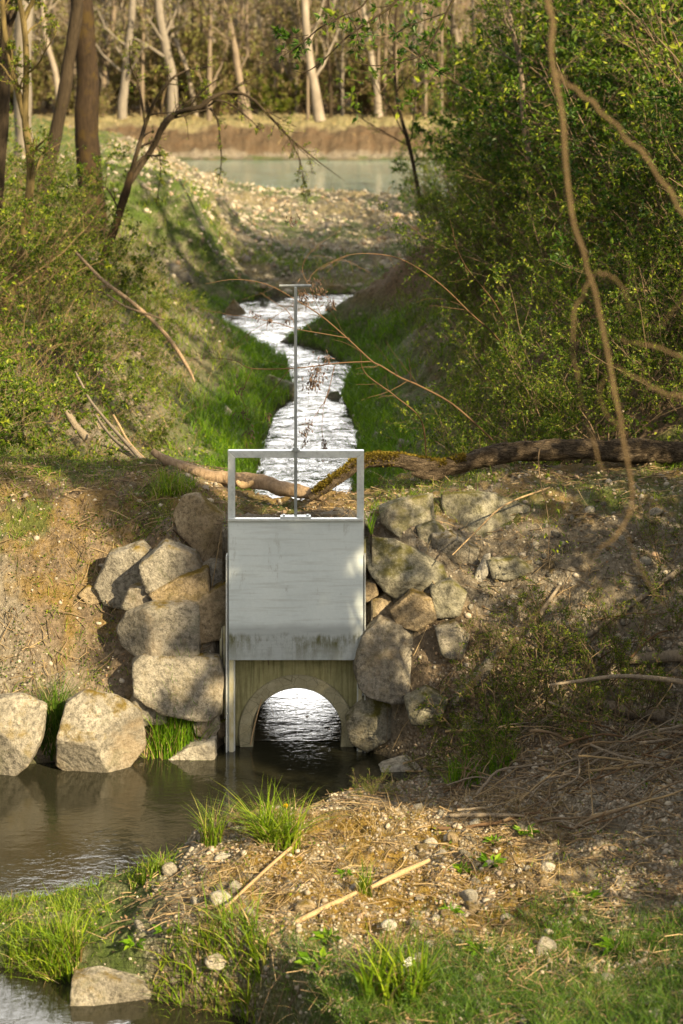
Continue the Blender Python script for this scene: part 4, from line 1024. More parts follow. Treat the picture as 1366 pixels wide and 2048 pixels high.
class Kind:
    """one modelled plant; place() makes the first one and then copies"""
    def __init__(s, name, geo, stem_mat, leaf_mat, cat):
        s.name, s.cat = name, cat
        ms, ml = geo
        s.ms = ms.mesh('stems', K[stem_mat]); s.ml = ml.mesh('foliage', K[leaf_mat], False)
    def place(s, loc, label, group=None, rz=None, scale=1.0, tilt=(0, 0), sz=1.0):
        root = empty(s.name, loc, label, s.cat, group)
        root.rotation_euler = (tilt[0], tilt[1], random.uniform(0, 6.28) if rz is None else rz); root.scale = (scale, scale, scale * sz)
        for nm, me in (('stems', s.ms), ('foliage', s.ml)):
            o = bpy.data.objects.new(nm, me); COL.objects.link(o); o.parent = root
        return root

def plants():
    r = np.random.default_rng(404)
    green = [Kind('leafy_shrub', shrub_geo(500 + i, 4.2, 40, 10, 8, 6, 8, (.045, .11), .03), 'twig', 'leaf_green', 'shrub') for i in range(4)]
    dark = [Kind('leafy_shrub', shrub_geo(520 + i, 4.6, 42, 10, 8, 6, 9, (.045, .105), .03), 'twig', 'leaf_dark', 'shrub') for i in range(2)]
    lime = [Kind('leafy_shrub', shrub_geo(540 + i, 3.2, 45, 8, 7, 5, 6, (.04, .09), .02, bare=.3), 'twig_pale', 'leaf_lime', 'shrub') for i in range(2)]
    twiggy = [Kind('bare_shrub', shrub_geo(560 + i, 3.4, 50, 8, 7, 5, 4, (.03, .07), .01, bare=.3, wander=.17), 'twig_cane', 'leaf_green', 'shrub') for i in range(2)]
    bramble = [Kind('bramble', shrub_geo(580 + i, 1.9, 62, 13, 6, 4, 5, (.04, .095), .0, .009, droop=.07, foot=.5, wander=.14, bare=.45), 'twig_cane', 'leaf_green', 'bramble') for i in range(2)]
    bramble_g = [Kind('bramble', shrub_geo(590 + i, 1.8, 62, 13, 6, 5, 8, (.04, .09), .0, .009, droop=.06, foot=.5, bare=.25), 'twig', 'leaf_green', 'bramble') for i in range(2)]
    G = 'leafy shrubs of the thicket on the right bank'
    lab = 'leafy spring shrub of the dense green thicket on the stream bank above the mossy trunk'
    def put(k, X, Y, label, group=None, **kw): return k.place((X, Y, g1(X, Y) - .05), label, group, **kw)
    # the wall of shrubs on the right bank: rows along the cut
    n = 0
    for Y in np.arange(22.6, 43.6, 1.25):
        x0 = xr(Y)
        x_in = np.interp(Y, [22, 24, 27, 30, 34, 38, 42, 47], [2.2, 1.9, 2.2, 2.0, 2.1, 2.3, 2.8, 3.2]) + x0 * .3
        xmax = .185 * Y + 2.2
        X = x_in
        while X < xmax:
            d = X - x_in
            sc_ = float(np.clip(np.interp(Y, [22, 27, 33, 36, 39, 43], [.24, .3, .45, .48, .36, .28]) + np.interp(Y, [22, 27, 33], [.2, .24, .3]) * d + r.normal(0, .08), .22, 1.45))
            k = dark[n % 2] if (d > 1.6 and r.uniform() < .45) else (twiggy[n % 2] if r.uniform() < .16 else (lime[n % 2] if r.uniform() < .14 else green[n % 4]))
            if k in twiggy: kw = dict(label='pale twiggy half bare shrub among the leafy ones of the thicket', group='bare twiggy shrubs in the thicket')
            elif k in lime: kw = dict(label='open yellow green shrub with pale stems at the edge of the thicket', group='yellow green shrubs in the thicket')
            elif k in dark: kw = dict(label='dark leaved shrub deep in the thicket on the stream bank', group='dark shrubs deep in the thicket')
            else: kw = dict(label=lab, group=G)
            put(k, X + r.normal(0, .12), Y + r.normal(0, .35), kw['label'], kw['group'], scale=sc_, tilt=(r.normal(0, .06), -.1 + r.normal(0, .06)))
            n += 1; X += r.uniform(.8, 1.25) * (1 + .15 * d)
    for px, py, Y, sc_ in ((930, 860, 20.9, .3), (1000, 850, 21.2, .36), (1070, 850, 20.9, .34), (1140, 840, 21.5, .42), (1220, 850, 21.0, .38), (1300, 840, 21.6, .44), (1370, 850, 21.0, .4), (965, 790, 22.6, .4), (1090, 780, 22.8, .46), (890, 830, 22.4, .3), (1180, 760, 23.4, .5), (1320, 770, 23.0, .5), (1470, 830, 21.4, .5), (1580, 800, 21.8, .6), (1500, 780, 23.2, .6), (1680, 790, 21.6, .6)):
        put(green[n % 4], P(px, py, Y)[0], Y, 'low leafy bush at the front foot of the thicket right behind the mossy log', 'low bushes behind the mossy log', scale=sc_); n += 1
    # beyond: shrubs at the river mouth
    for X, Y, s in ((2.4, 53, .55), (3.6, 54, .9), (4.6, 51, 1.2), (5.6, 56, 1.3), (3.3, 60, .7), (6.8, 53, 1.5), (7.5, 58, 1.5), (8.4, 49, 1.6), (5.2, 63, 1.3), (7.6, 65, 1.5), (9.5, 62, 1.6), (6.0, 48.5, 1.2)):
        put(dark[n % 2] if n % 3 else green[n % 4], X, Y, 'bushy shrub at the river mouth behind the thicket', 'shrubs at the river mouth', scale=s); n += 1
    # left bank: brambles and shrubs
    for Y in np.arange(20.6, 34, .95):
        x_in = xl(Y) - np.interp(Y, [20, 22, 26, 30, 34], [1.15, 1.3, 1.55, 1.85, 2.3])
        X = x_in
        while X > -.19 * Y - .6:
            d = x_in - X
            k = bramble[n % 2] if r.uniform() < .3 else bramble_g[n % 2]
            if d > .8 and Y > 22 and r.uniform() < .42: k = twiggy[n % 2] if r.uniform() < .75 else (lime[n % 2] if r.uniform() < .45 else green[n % 4])
            s = float(np.clip(.34 + .2 * d + r.normal(0, .07), .25, .95 if k in bramble or k in bramble_g else .62))
            lb = {True: ('arching bramble with straw coloured canes on the left stream bank', 'straw coloured brambles on the left bank')}.get(k in bramble)
            if lb is None: lb = ('low green bramble clump on the left stream bank', 'green brambles on the left bank') if k in bramble_g else ('thin twiggy bush standing up out of the brambles', 'twiggy bushes among the brambles')
            put(k, X + r.normal(0, .1), Y + r.normal(0, .25), lb[0], lb[1], scale=s); n += 1
            X -= r.uniform(.6, 1.0)
    for px, py, Y, s in ((20, 470, 33, .8), (70, 520, 32, .7), (110, 440, 36, .8), (150, 470, 37, .55), (225, 505, 35, .4), (0, 380, 38, 1.0), (40, 400, 41, 1.0), (255, 470, 36.5, .35), (300, 480, 36, .3), (210, 440, 40, .35)):
        X = P(px, py, Y)[0]; put(lime[n % 2] if n % 2 else green[n % 4], X, Y, 'light green bush around the feet of the leaning trunks', 'bushes around the feet of the left trunks', scale=s * .6); n += 1
    # low leafy sprigs on the right slope in front
    sprig = [Kind('willow_sprig', shrub_geo(610 + i, .75, 48, 9, 7, 3, 7, (.018, .034), .05, .005, .32, .12, .1), 'twig', 'leaf_green', 'seedling') for i in range(3)]
    for px, py, s, lb in ((960, 1480, 1.0, None), (1010, 1440, .9, None), (925, 1540, .7, None), (1090, 1300, .9, None), (1110, 1420, 1.1, None), (1180, 1380, 1.0, None), (1040, 1490, .9, None), (1250, 1300, .8, None), (1290, 1420, .9, None), (1350, 1250, .9, None),
                         (980, 1330, .6, None), (1000, 1540, .7, None), (1150, 1480, .8, None), (1330, 1120, .7, None), (900, 1480, .5, None), (850, 1555, .4, None), (1220, 1460, .8, None), (1085, 1360, .8, None)):
        x, y, z = hit(px, py); sprig[n % 3].place((x, y, z - .02), 'thin leafy willow sprig growing out of the shaded right slope', 'willow sprigs on the right slope', scale=s); n += 1
    for px, py, s, lb in ((760, 1590, .35, 'tiny green sprig standing in the pool margin'), (730, 1600, .3, 'smaller green sprig beside the one in the pool margin'), (480, 1660, .3, 'yellow green sprig left of the bright grass tuft')):
        x, y, z = hit(px, py); sprig[n % 3].place((x, y, z - .02), lb, scale=s); n += 1
    # trees standing outside the frame on the right whose crowns shade the right bank
    shade = [Kind('leafy_shrub', shrub_geo(640 + i, 5.2, 34, 12, 9, 6, 16, (.06, .11), .05, .04), 'twig', 'leaf_green', 'shrub') for i in range(2)]
    for X, Y, s in ((6.2, 9.2, .5), (7.6, 11.2, .9), (5.6, 12.2, .62), (6.3, 12.6, .8), (7.0, 13.6, 1.0), (8.6, 14.0, 1.1), (6.4, 15.8, .95), (8.0, 17.0, .7), (6.6, 18.6, .5), (5.2, 10.9, .5), (5.7, 11.4, .75),
                    (4.6, 8.6, .3), (5.5, 9.0, .42), (5.6, 7.4, .35), (7.4, 7.0, .4)):
        put(shade[n % 2], X, Y, 'tall leafy bush of the row shading the right bank', 'tall bushes shading the right bank', scale=s); n += 1
plants()

# ------------------------------------------------------------------ trees
def tree(name, label, pts, rad, bark, leafmat=None, seed=0, limbs=9, leafn=6, L=(.05, .09), group=None, forks=(), tmin=.35, ratio=.3, sides=14, n=48, relief=.1, ang=55, per2=6, cat='tree', tmax=.98, up=.06):
    """pts: world points of the trunk line; rad: radii; forks: extra (pts, rad)"""
    pts = [np.array(p, float) for p in pts]
    r = np.random.default_rng(seed)
    root = empty(name, tuple(pts[0]), label, cat, group)
    ml = MB()
    for i, (fp, fr) in enumerate([(pts, rad)] + list(forks)):
        mb = MB(); q, qr = limb(mb, fp, fr, n if i == 0 else 30, sides if i == 0 else 10, seed + i, .06, relief)
        if limbs:
            idx = np.linspace(0, len(q) - 1, 14).astype(int)
            P1, R1, _ = spawn(r, q[idx][None], qr[idx][None], limbs, tmin, ang, ratio, 8, .13, up, .4, tmax=tmax)
            P2, R2, _ = spawn(r, P1, R1, per2, .2, 45, .5, 6, .18, .03, .55)
            P3, R3, _ = spawn(r, P2, R2, 4, .2, 45, .5, 5, .2, .02, .6)
            mb.tubes(P1, np.maximum(R1, .006), 6, False); mb.tubes(P2, np.maximum(R2, .004), 4, False); mb.tubes(P3, np.maximum(R3, .003), 3, False)
            if leafn:
                s, d = leaf_points(r, P3, leafn, .1); ml.leaves(s, d, r.uniform(L[0], L[1], len(s)), .55, r)
        part(mb, 'trunk' if i == 0 else 'limb', K[bark], root)
    if limbs and leafn: part(ml, 'foliage', K[leafmat or 'leaf_lime'], root, False)
    return root

def W(pts, Y): return [P(x, y, Y) for x, y in pts]
def trees():
    for x, y, h, sd in ((8.0, 11.8, 9.0, 42),):
        z = g1(x, y)
        tree('young_tree', 'young thin crowned tree of the row on the right bank', [(x, y, z - .1), (x + .1, y, z + h * .3), (x - .1, y + .1, z + h * .6), (x + .1, y, z + h)], [.1, .085, .06, .015], 'bark_tan', 'leaf_green', sd, limbs=16, tmin=.5, ratio=.22, leafn=3, L=(.05, .08), group='young trees of the right bank')
    for x, y, h, sd in ((8.0, 14.0, 14.5, 50), (8.6, 18.8, 15.5, 51)):
        z = g1(x, y)
        tree('leafy_tree', 'tall leafy tree of the right bank that throws its shade across the stream', [(x, y, z - .1), (x + .15, y, z + h * .3), (x - .1, y + .1, z + h * .6), (x + .1, y, z + h)], [.2, .16, .1, .02], 'bark_grey', 'leaf_green', sd, limbs=30, tmin=.64, ratio=.18, leafn=12, L=(.08, .14), group='tall leafy trees of the right bank')
    tree('leafy_tree', 'second dense crowned tree farther back that keeps the sluice gate in shade', [(12, 2.9, g1(12, 2.9) - .1), (12.1, 2.9, 6), (12, 3, 10), (12.1, 2.9, 15)], [.2, .16, .1, .02], 'bark_grey', 'leaf_green', 53, limbs=36, tmin=.62, ratio=.15, leafn=20, L=(.08, .14))  # unseen, added behind the next tree to even out the shade on the plate
    tree('leafy_tree', 'tall tree whose dense round crown keeps the sluice gate in shade', [(7.4, 8.1, g1(7.4, 8.1) - .1), (7.5, 8.1, 4), (7.4, 8.2, 7), (7.5, 8.1, 10.2)], [.16, .13, .09, .02], 'bark_grey', 'leaf_green', 52, limbs=36, tmin=.66, ratio=.16, leafn=28, L=(.06, .11))  # unseen, added on the sun's line to the gate; crown shaped to shade it
    for x, y, h, sd in ((-5.3, 25, 12, 44), (-6.1, 29.5, 12.5, 45), (-6.9, 33, 13, 46), (-6.4, 21.5, 12, 47), (-7.7, 37.5, 14, 48)):
        z = g1(x, y)
        tree('leafy_tree', 'tall leafy tree of the left bank whose crown hangs above the picture', [(x, y, z - .1), (x + .15, y, z + h * .3), (x - .1, y + .1, z + h * .6), (x + .1, y, z + h)], [.12, .1, .07, .015], 'bark_dark', 'leaf_green', sd, limbs=26, tmin=.48, ratio=.24, leafn=7, L=(.07, .12), group='leafy trees of the left bank')
    # left side
    Y = 39
    tree('brown_trunk_tree', 'thick straight dark brown tree trunk on the left bank', W([(192, 505), (186, 440), (180, 330), (172, 200), (168, 80), (164, -100), (160, -500), (150, -900)], Y), [.3, .26, .235, .22, .215, .2, .15, .05], 'bark_brown', seed=1, limbs=9, tmin=.72, leafn=5, relief=.12)
    Y = 37
    tree('leaning_tree', 'dark lichen spotted trunk leaning right beside the thick brown trunk', W([(62, 520), (84, 400), (104, 300), (128, 195), (140, 110), (154, 30), (160, -80), (175, -350), (190, -700)], Y), [.13, .125, .12, .115, .112, .11, .1, .07, .02], 'bark_dark', seed=2, limbs=8, tmin=.7, leafn=5)
    Y = 28
    tree('forked_tree', 'slender forked tree with yellow lichen bark at the left edge', W([(2, 662), (18, 595), (38, 520), (54, 420), (60, 330), (50, 240), (53, 130), (48, 40), (40, 0), (30, -120), (20, -400)], Y), [.085, .075, .066, .06, .058, .054, .046, .042, .032, .022, .01], 'bark_yellow', seed=3, limbs=9, tmin=.25, ratio=.16, leafn=5, L=(.03, .055),
         forks=[(W([(52, 240), (40, 200), (25, 140), (10, 60), (4, -30), (-10, -250)], Y), [.05, .046, .045, .042, .035, .015]), (W([(48, 40), (58, 18), (68, -15), (80, -160), (90, -330)], Y), [.036, .033, .03, .02, .008])])
    Y = 52
    tree('grey_trunk_tree', 'broad grey trunk behind the forked tree', W([(48, 365), (46, 250), (48, 120), (50, 0), (50, -180), (55, -420)], Y), [.27, .24, .235, .23, .2, .05], 'bark_grey', seed=4, limbs=8, tmin=.7, leafn=4)
    Y = 29.5
    tree('edge_tree', 'dark trunk half out of the picture left of the forked tree', W([(-30, 560), (-8, 400), (0, 250), (10, 120), (16, 20), (16, -120), (30, -420)], Y), [.12, .11, .1, .095, .09, .07, .02], 'bark_dark', seed=5, limbs=7, tmin=.6, ratio=.2, leafn=4)
    # arching sapling
    Y = 33.5
    root = empty('arching_sapling', P(205, 527, Y), 'arching bare sapling with drooping branches over the left bank', 'sapling')
    mb = MB(); tr, rr = limb(mb, W([(205, 527), (222, 480), (240, 425), (252, 380), (262, 345)], Y), [.085, .075, .07, .066, .06], 30, 12, 6, .05, .1); part(mb, 'trunk', K['stick'] if False else K['bark_brown'], root)
    br = [([(262, 345), (276, 300), (290, 245), (310, 205), (332, 172), (352, 150), (385, 138), (425, 132)], [.045, .04, .036, .03, .026, .02, .014, .006]),
          ([(256, 370), (285, 325), (310, 285), (326, 248), (345, 230), (375, 219), (402, 213), (428, 192), (460, 184), (500, 195), (540, 232), (575, 272), (625, 315), (690, 362)], [.05, .05, .048, .046, .044, .042, .042, .032, .028, .024, .02, .015, .011, .004]),
          ([(290, 245), (282, 200), (272, 165), (262, 130), (258, 80)], [.022, .02, .016, .012, .006]),
          ([(418, 212), (436, 200), (462, 208), (500, 240), (520, 262)], [.02, .018, .014, .01, .004]),
          ([(420, 216), (434, 240), (440, 285), (442, 330), (436, 372)], [.018, .016, .012, .008, .004]),
          ([(404, 211), (410, 185), (408, 150)], [.016, .012, .006]),
          ([(262, 345), (285, 315), (312, 312), (340, 311)], [.03, .022, .016, .006]),
          ([(318, 300), (320, 340), (316, 380), (312, 410)], [.01, .008, .006, .003]),
          ([(575, 272), (600, 320), (606, 360), (608, 405)], [.008, .006, .005, .003]),
          ([(520, 215), (560, 250), (600, 300), (640, 335)], [.01, .008, .006, .003]),
          ([(240, 425), (215, 380), (190, 372), (120, 372)], [.018, .014, .012, .006])]
    g = np.random.default_rng(61); tw, lf = MB(), MB()
    for i, (p, rd) in enumerate(br):
        wp = [np.array(q) + np.array([0, g.normal(0, .12) * (j > 0), 0]) for j, q in enumerate(W(p, Y))]
        mb = MB(); q, qr = limb(mb, wp, rd, 36, 8, 70 + i, .08, .08)
        P1, R1, _ = spawn(g, q[::3][None], qr[::3][None], 12, .15, 50, .22, 6, .14, -.05, .5); P2, R2, _ = spawn(g, P1, R1, 3, .2, 45, .5, 5, .2, -.04, .6)
        mb.tubes(P1, np.maximum(R1, .004), 4, False); mb.tubes(P2, np.maximum(R2, .003), 3, False); part(mb, 'limb', K['bark_dark'], root)
        s, d = leaf_points(g, P2, 4, .1); lf.leaves(s, d, g.uniform(.03, .06, len(s)), .5, g)
    part(lf, 'foliage', K['leaf_lime'], root, False)
    # right side
    tree('tan_trunk_tree', 'tan tree trunk rising behind the thicket at the upper right', W([(1362, 420), (1352, 250), (1346, 120), (1335, 0), (1322, -120), (1315, -350), (1300, -700)], 34), [.13, .12, .115, .11, .1, .07, .02], 'bark_tan', seed=7, limbs=9, tmin=.5, ratio=.25, leafn=8, leafmat='leaf_green')
    root = tree('ivy_tree', 'tree wrapped in dark ivy standing in the thicket', W([(1268, 420), (1258, 250), (1250, 100), (1248, 0), (1245, -200), (1240, -600)], 36), [.12, .11, .1, .1, .09, .03], 'bark_dark', seed=8, limbs=7, tmin=.6, ratio=.25, leafn=8, leafmat='leaf_green')
    g = np.random.default_rng(62); mb = MB(); n = 5200
    t = g.uniform(0, 1, n); c = np.array([np.interp(t, [0, .4, 1], [1262, 1252, 1246]), np.interp(t, [0, 1], [330, -230])]).T
    w = np.array([P(a, b, 36) for a, b in c]); th = g.uniform(0, 6.28, n); rr = .1 + np.abs(g.normal(0, .16, n)) * (1 + .5 * fbm(t * 9, th, seed=4))
    pos = w + np.stack([np.cos(th) * rr, np.sin(th) * rr, 0 * rr], 1); mb.leaves(pos, np.stack([np.cos(th), np.sin(th), -.7 + 0 * th], 1), g.uniform(.05, .1, n), .85, g); part(mb, 'ivy', K['leaf_ivy'], root, False)
    for i, (p, lb, Y) in enumerate([([(1060, 330), (1048, 230), (1040, 130), (1022, 40), (1005, -60), (990, -200)], 'pale slim stem forking high in the thicket', 31), ([(845, 420), (820, 300), (795, 200), (790, 90), (800, -60), (810, -200)], 'thin leaning tree at the thicket edge over the river', 46), ([(1130, 300), (1150, 200), (1170, 100), (1160, 20), (1195, -140)], 'slim crooked stem beside the ivy tree', 33)]):
        tree('slim_tree', lb, W(p, Y), [.05, .045, .04, .034, .028, .014], ['bark_tan', 'bark_dark', 'bark_tan'][i], seed=30 + i, limbs=12, tmin=.2, ratio=.3, leafn=5, leafmat='leaf_green', L=(.03, .06))
    # far bank, the ones that stand out
    Yb = 91.5
    far = [([(640, 250), (633, 190), (622, 130), (616, 70), (610, 0), (604, -120), (596, -330)], [.36, .27, .24, .22, .2, .15, .04], 'bark_pale', 'white barked tree leaning left, brightest trunk on the far river bank', 91.2),
           ([(757, 243), (754, 190), (745, 130), (735, 60), (728, -10), (722, -200)], [.25, .2, .18, .16, .15, .04], 'bark_pale', 'white trunk on the far bank just left of the thicket', 92.5),
           ([(118, 205), (112, 150), (98, 100), (88, 60), (84, 0), (78, -200)], [.2, .17, .15, .14, .13, .04], 'bark_pale', 'pale crooked trunk far behind the forked tree', 93.5),
           ([(345, 232), (343, 150), (330, 90), (320, 40), (315, -20), (310, -220)], [.34, .29, .26, .25, .24, .05], 'bark_grey', 'stout grey tree on the far bank behind the sapling', 93),
           ([(393, 215), (378, 150), (356, 95), (344, 60), (350, -20), (352, -160)], [.17, .14, .13, .12, .11, .03], 'bark_pale', 'thin pale trunk slanting across behind the sapling', 94),
           ([(498, 243), (485, 190), (474, 130), (470, 90), (452, 10), (436, -60), (420, -220)], [.3, .22, .2, .18, .16, .12, .03], 'bark_tan', 'forked tan tree on the far bank above the sapling branch', 92),
           ([(243, 240), (246, 180), (252, 120), (262, 40), (268, -40), (275, -220)], [.3, .24, .22, .2, .18, .05], 'bark_grey', 'grey leaning tree on the far bank right of the brown trunk', 92.5),
           ([(663, 243), (660, 170), (656, 90), (657, 0), (660, -200)], [.14, .11, .1, .09, .03], 'bark_dark', 'thin dark trunk close behind the white leaning tree', 94),
           ([(555, 226), (554, 150), (553, 60), (556, -40), (560, -200)], [.13, .11, .1, .09, .03], 'bark_tan', 'slim tan trunk standing left of the white leaning tree', 97),
           ([(607, 238), (609, 180), (608, 100), (600, 0), (598, -200)], [.12, .1, .09, .08, .03], 'bark_dark', 'slim dark trunk left of the white leaning tree', 96),
           ([(716, 226), (712, 150), (714, 60), (708, -40), (706, -200)], [.13, .12, .11, .1, .03], 'bark_tan', 'slim tan trunk between the two white trees', 97),
           ([(204, 220), (208, 150), (222, 60), (230, -40), (240, -200)], [.2, .17, .15, .14, .04], 'bark_tan', 'tan trunk on the far bank close beside the brown trunk', 95),
           ([(8, 230), (10, 150), (14, 60), (18, -60), (20, -200)], [.22, .2, .19, .18, .05], 'bark_grey', 'grey far bank trunk at the left picture edge', 96),
           ([(300, 228), (298, 150), (302, 60), (310, -60), (314, -200)], [.14, .12, .11, .1, .03], 'bark_tan', 'thin tan trunk behind the top of the sapling', 99)]
    for i, (p, rd, bk, lb, Y) in enumerate(far):
        w = W(p, Y); x, y, z = w[0]; w[0] = (x, Y, g1(x, Y) - .05)
        tree('far_bank_tree', lb, w, np.array(rd) * .8, bk, 'leaf_far', 100 + i, limbs=9, tmin=.25, ratio=.24, leafn=3, L=(.12, .22), sides=10, n=30, per2=5)
    # the wood behind
    protos = []
    for k in range(6):
        g = np.random.default_rng(200 + k); h = g.uniform(13, 17); lean = g.normal(0, .8)
        pts = [(0, 0, 0), (lean * .1, 0, h * .2), (lean * .4 + g.normal(0, .2), 0, h * .45), (lean * .8, 0, h * .7), (lean, 0, h)]
        protos.append(tree('wood_tree', 'slender bare barked tree in the wood beyond the river', pts, [.22, .16, .13, .09, .02], ['bark_tan', 'bark_grey', 'bark_tan', 'bark_dark', 'bark_grey', 'bark_pale'][k], 'leaf_far', 210 + k, limbs=22, tmin=.12, ratio=.2, leafn=2, L=(.14, .26), sides=8, n=18, per2=5, group='slender trees of the wood beyond the river'))
    g = np.random.default_rng(63); used = [False] * 6
    for i in range(150):
        Y = g.uniform(95, 150) if i < 110 else g.uniform(93, 110)
        X = g.uniform(-.19, .19) * Y
        if i >= 110: X = g.choice([-1, 1]) * g.uniform(.19, .45) * Y
        k = i % 6 if g.uniform() > .12 else 5
        o = protos[k] if not used[k] else copy_tree(protos[k]); used[k] = True
        o.location = (X, Y, g1(X, Y) - .1); o.rotation_euler = (0, 0, g.uniform(0, 6.28)); s = g.uniform(.5, .95); o.scale = (s * g.uniform(.7, 1.2), s * g.uniform(.7, 1.2), s)
    for i in range(60):
        Y = g.uniform(92, 104); X = g.uniform(-.18, .12) * Y; o = copy_tree(protos[[0, 2, 4, 0, 2, 5][i % 6]])
        o.location = (X, Y, g1(X, Y) - .1); o.rotation_euler = (0, 0, g.uniform(0, 6.28)); q = g.uniform(.35, .6); o.scale = (q, q, g.uniform(.7, 1.0))
    # scrub under the far trees
    und = [Kind('undergrowth_bush', shrub_geo(700 + i, 3.2, 45, 12, 7, 5, [4, 9, 5][i], (.1, .2), .02, .03), 'twig_pale', 'leaf_far' if i < 2 else 'leaf_lime', 'bush') for i in range(3)]
    for i in range(210):
        Y = 93 + 45 * g.uniform() ** 1.4; X = g.uniform(-.2, .2) * Y
        und[0 if g.uniform() < .55 else (1 if g.uniform() < .75 else 2)].place((X, Y, g1(X, Y) - .1), 'twiggy undergrowth bush beneath the trees beyond the river', 'undergrowth bushes beyond the river', scale=g.uniform(.35, 1.3), sz=g.uniform(.8, 1.3))
trees()

# ------------------------------------------------------------------ hanging branches
def vine():
    Y = 6.3
    root = empty('hanging_vine', P(1100, 100, Y), 'long out of focus vine hanging close to the camera on the right', 'vine')
    def b(name, pts, rad, seed): 
        mb = MB(); limb(mb, spline([P(x, y, Y + (seed % 3) * .05) for x, y in pts], 26) + np.random.default_rng(seed).normal(0, .0035, (26, 3)), np.array(rad) * (.5 if seed < 5 else (.36 if seed < 9 else (.18 if seed > 11 else .25))), 60, 10, seed, .1, .1); part(mb, name, K['twig_vine'], root)
    b('main_stem', [(1085, -300), (1093, -40), (1100, 70), (1108, 150), (1122, 250), (1138, 400), (1160, 490), (1188, 560), (1202, 640), (1222, 740), (1240, 830), (1256, 900), (1262, 1000), (1240, 1060), (1200, 1096)], [.02, .018, .017, .016, .015, .014, .014, .0135, .013, .0125, .012, .011, .0095, .009, .005], 3)
    b('side_shoot', [(1108, 145), (1180, 205), (1265, 285), (1325, 365), (1375, 450), (1420, 560)], [.012, .013, .013, .012, .012, .012], 4)
    b('side_shoot', [(1188, 548), (1155, 610), (1144, 680), (1160, 765), (1178, 850), (1196, 920), (1212, 950)], [.009, .011, .011, .01, .01, .008, .004], 5)
    b('side_shoot', [(1192, 545), (1225, 555), (1248, 585), (1262, 625)], [.009, .009, .007, .003], 6)
    b('side_shoot', [(1420, 730), (1366, 712), (1300, 692), (1240, 678)], [.011, .01, .009, .005], 7)
    b('side_shoot', [(1430, 820), (1366, 796), (1300, 772), (1230, 732)], [.013, .012, .01, .006], 8)
    b('side_shoot', [(1212, 752), (1200, 790), (1212, 825), (1240, 855)], [.006, .008, .008, .006], 9)
    b('side_shoot', [(1325, 650), (1345, 620), (1390, 560)], [.003, .006, .008], 10)
    b('side_shoot', [(1255, 1075), (1275, 1120), (1300, 1175), (1330, 1215)], [.004, .006, .006, .003], 11)
    b('side_shoot', [(1160, 1165), (1100, 1205), (1060, 1240), (1010, 1300), (960, 1350), (930, 1385)], [.003, .006, .007, .007, .006, .003], 12)
    b('side_shoot', [(1200, 1096), (1180, 1130), (1160, 1165)], [.005, .004, .003], 13)
vine()

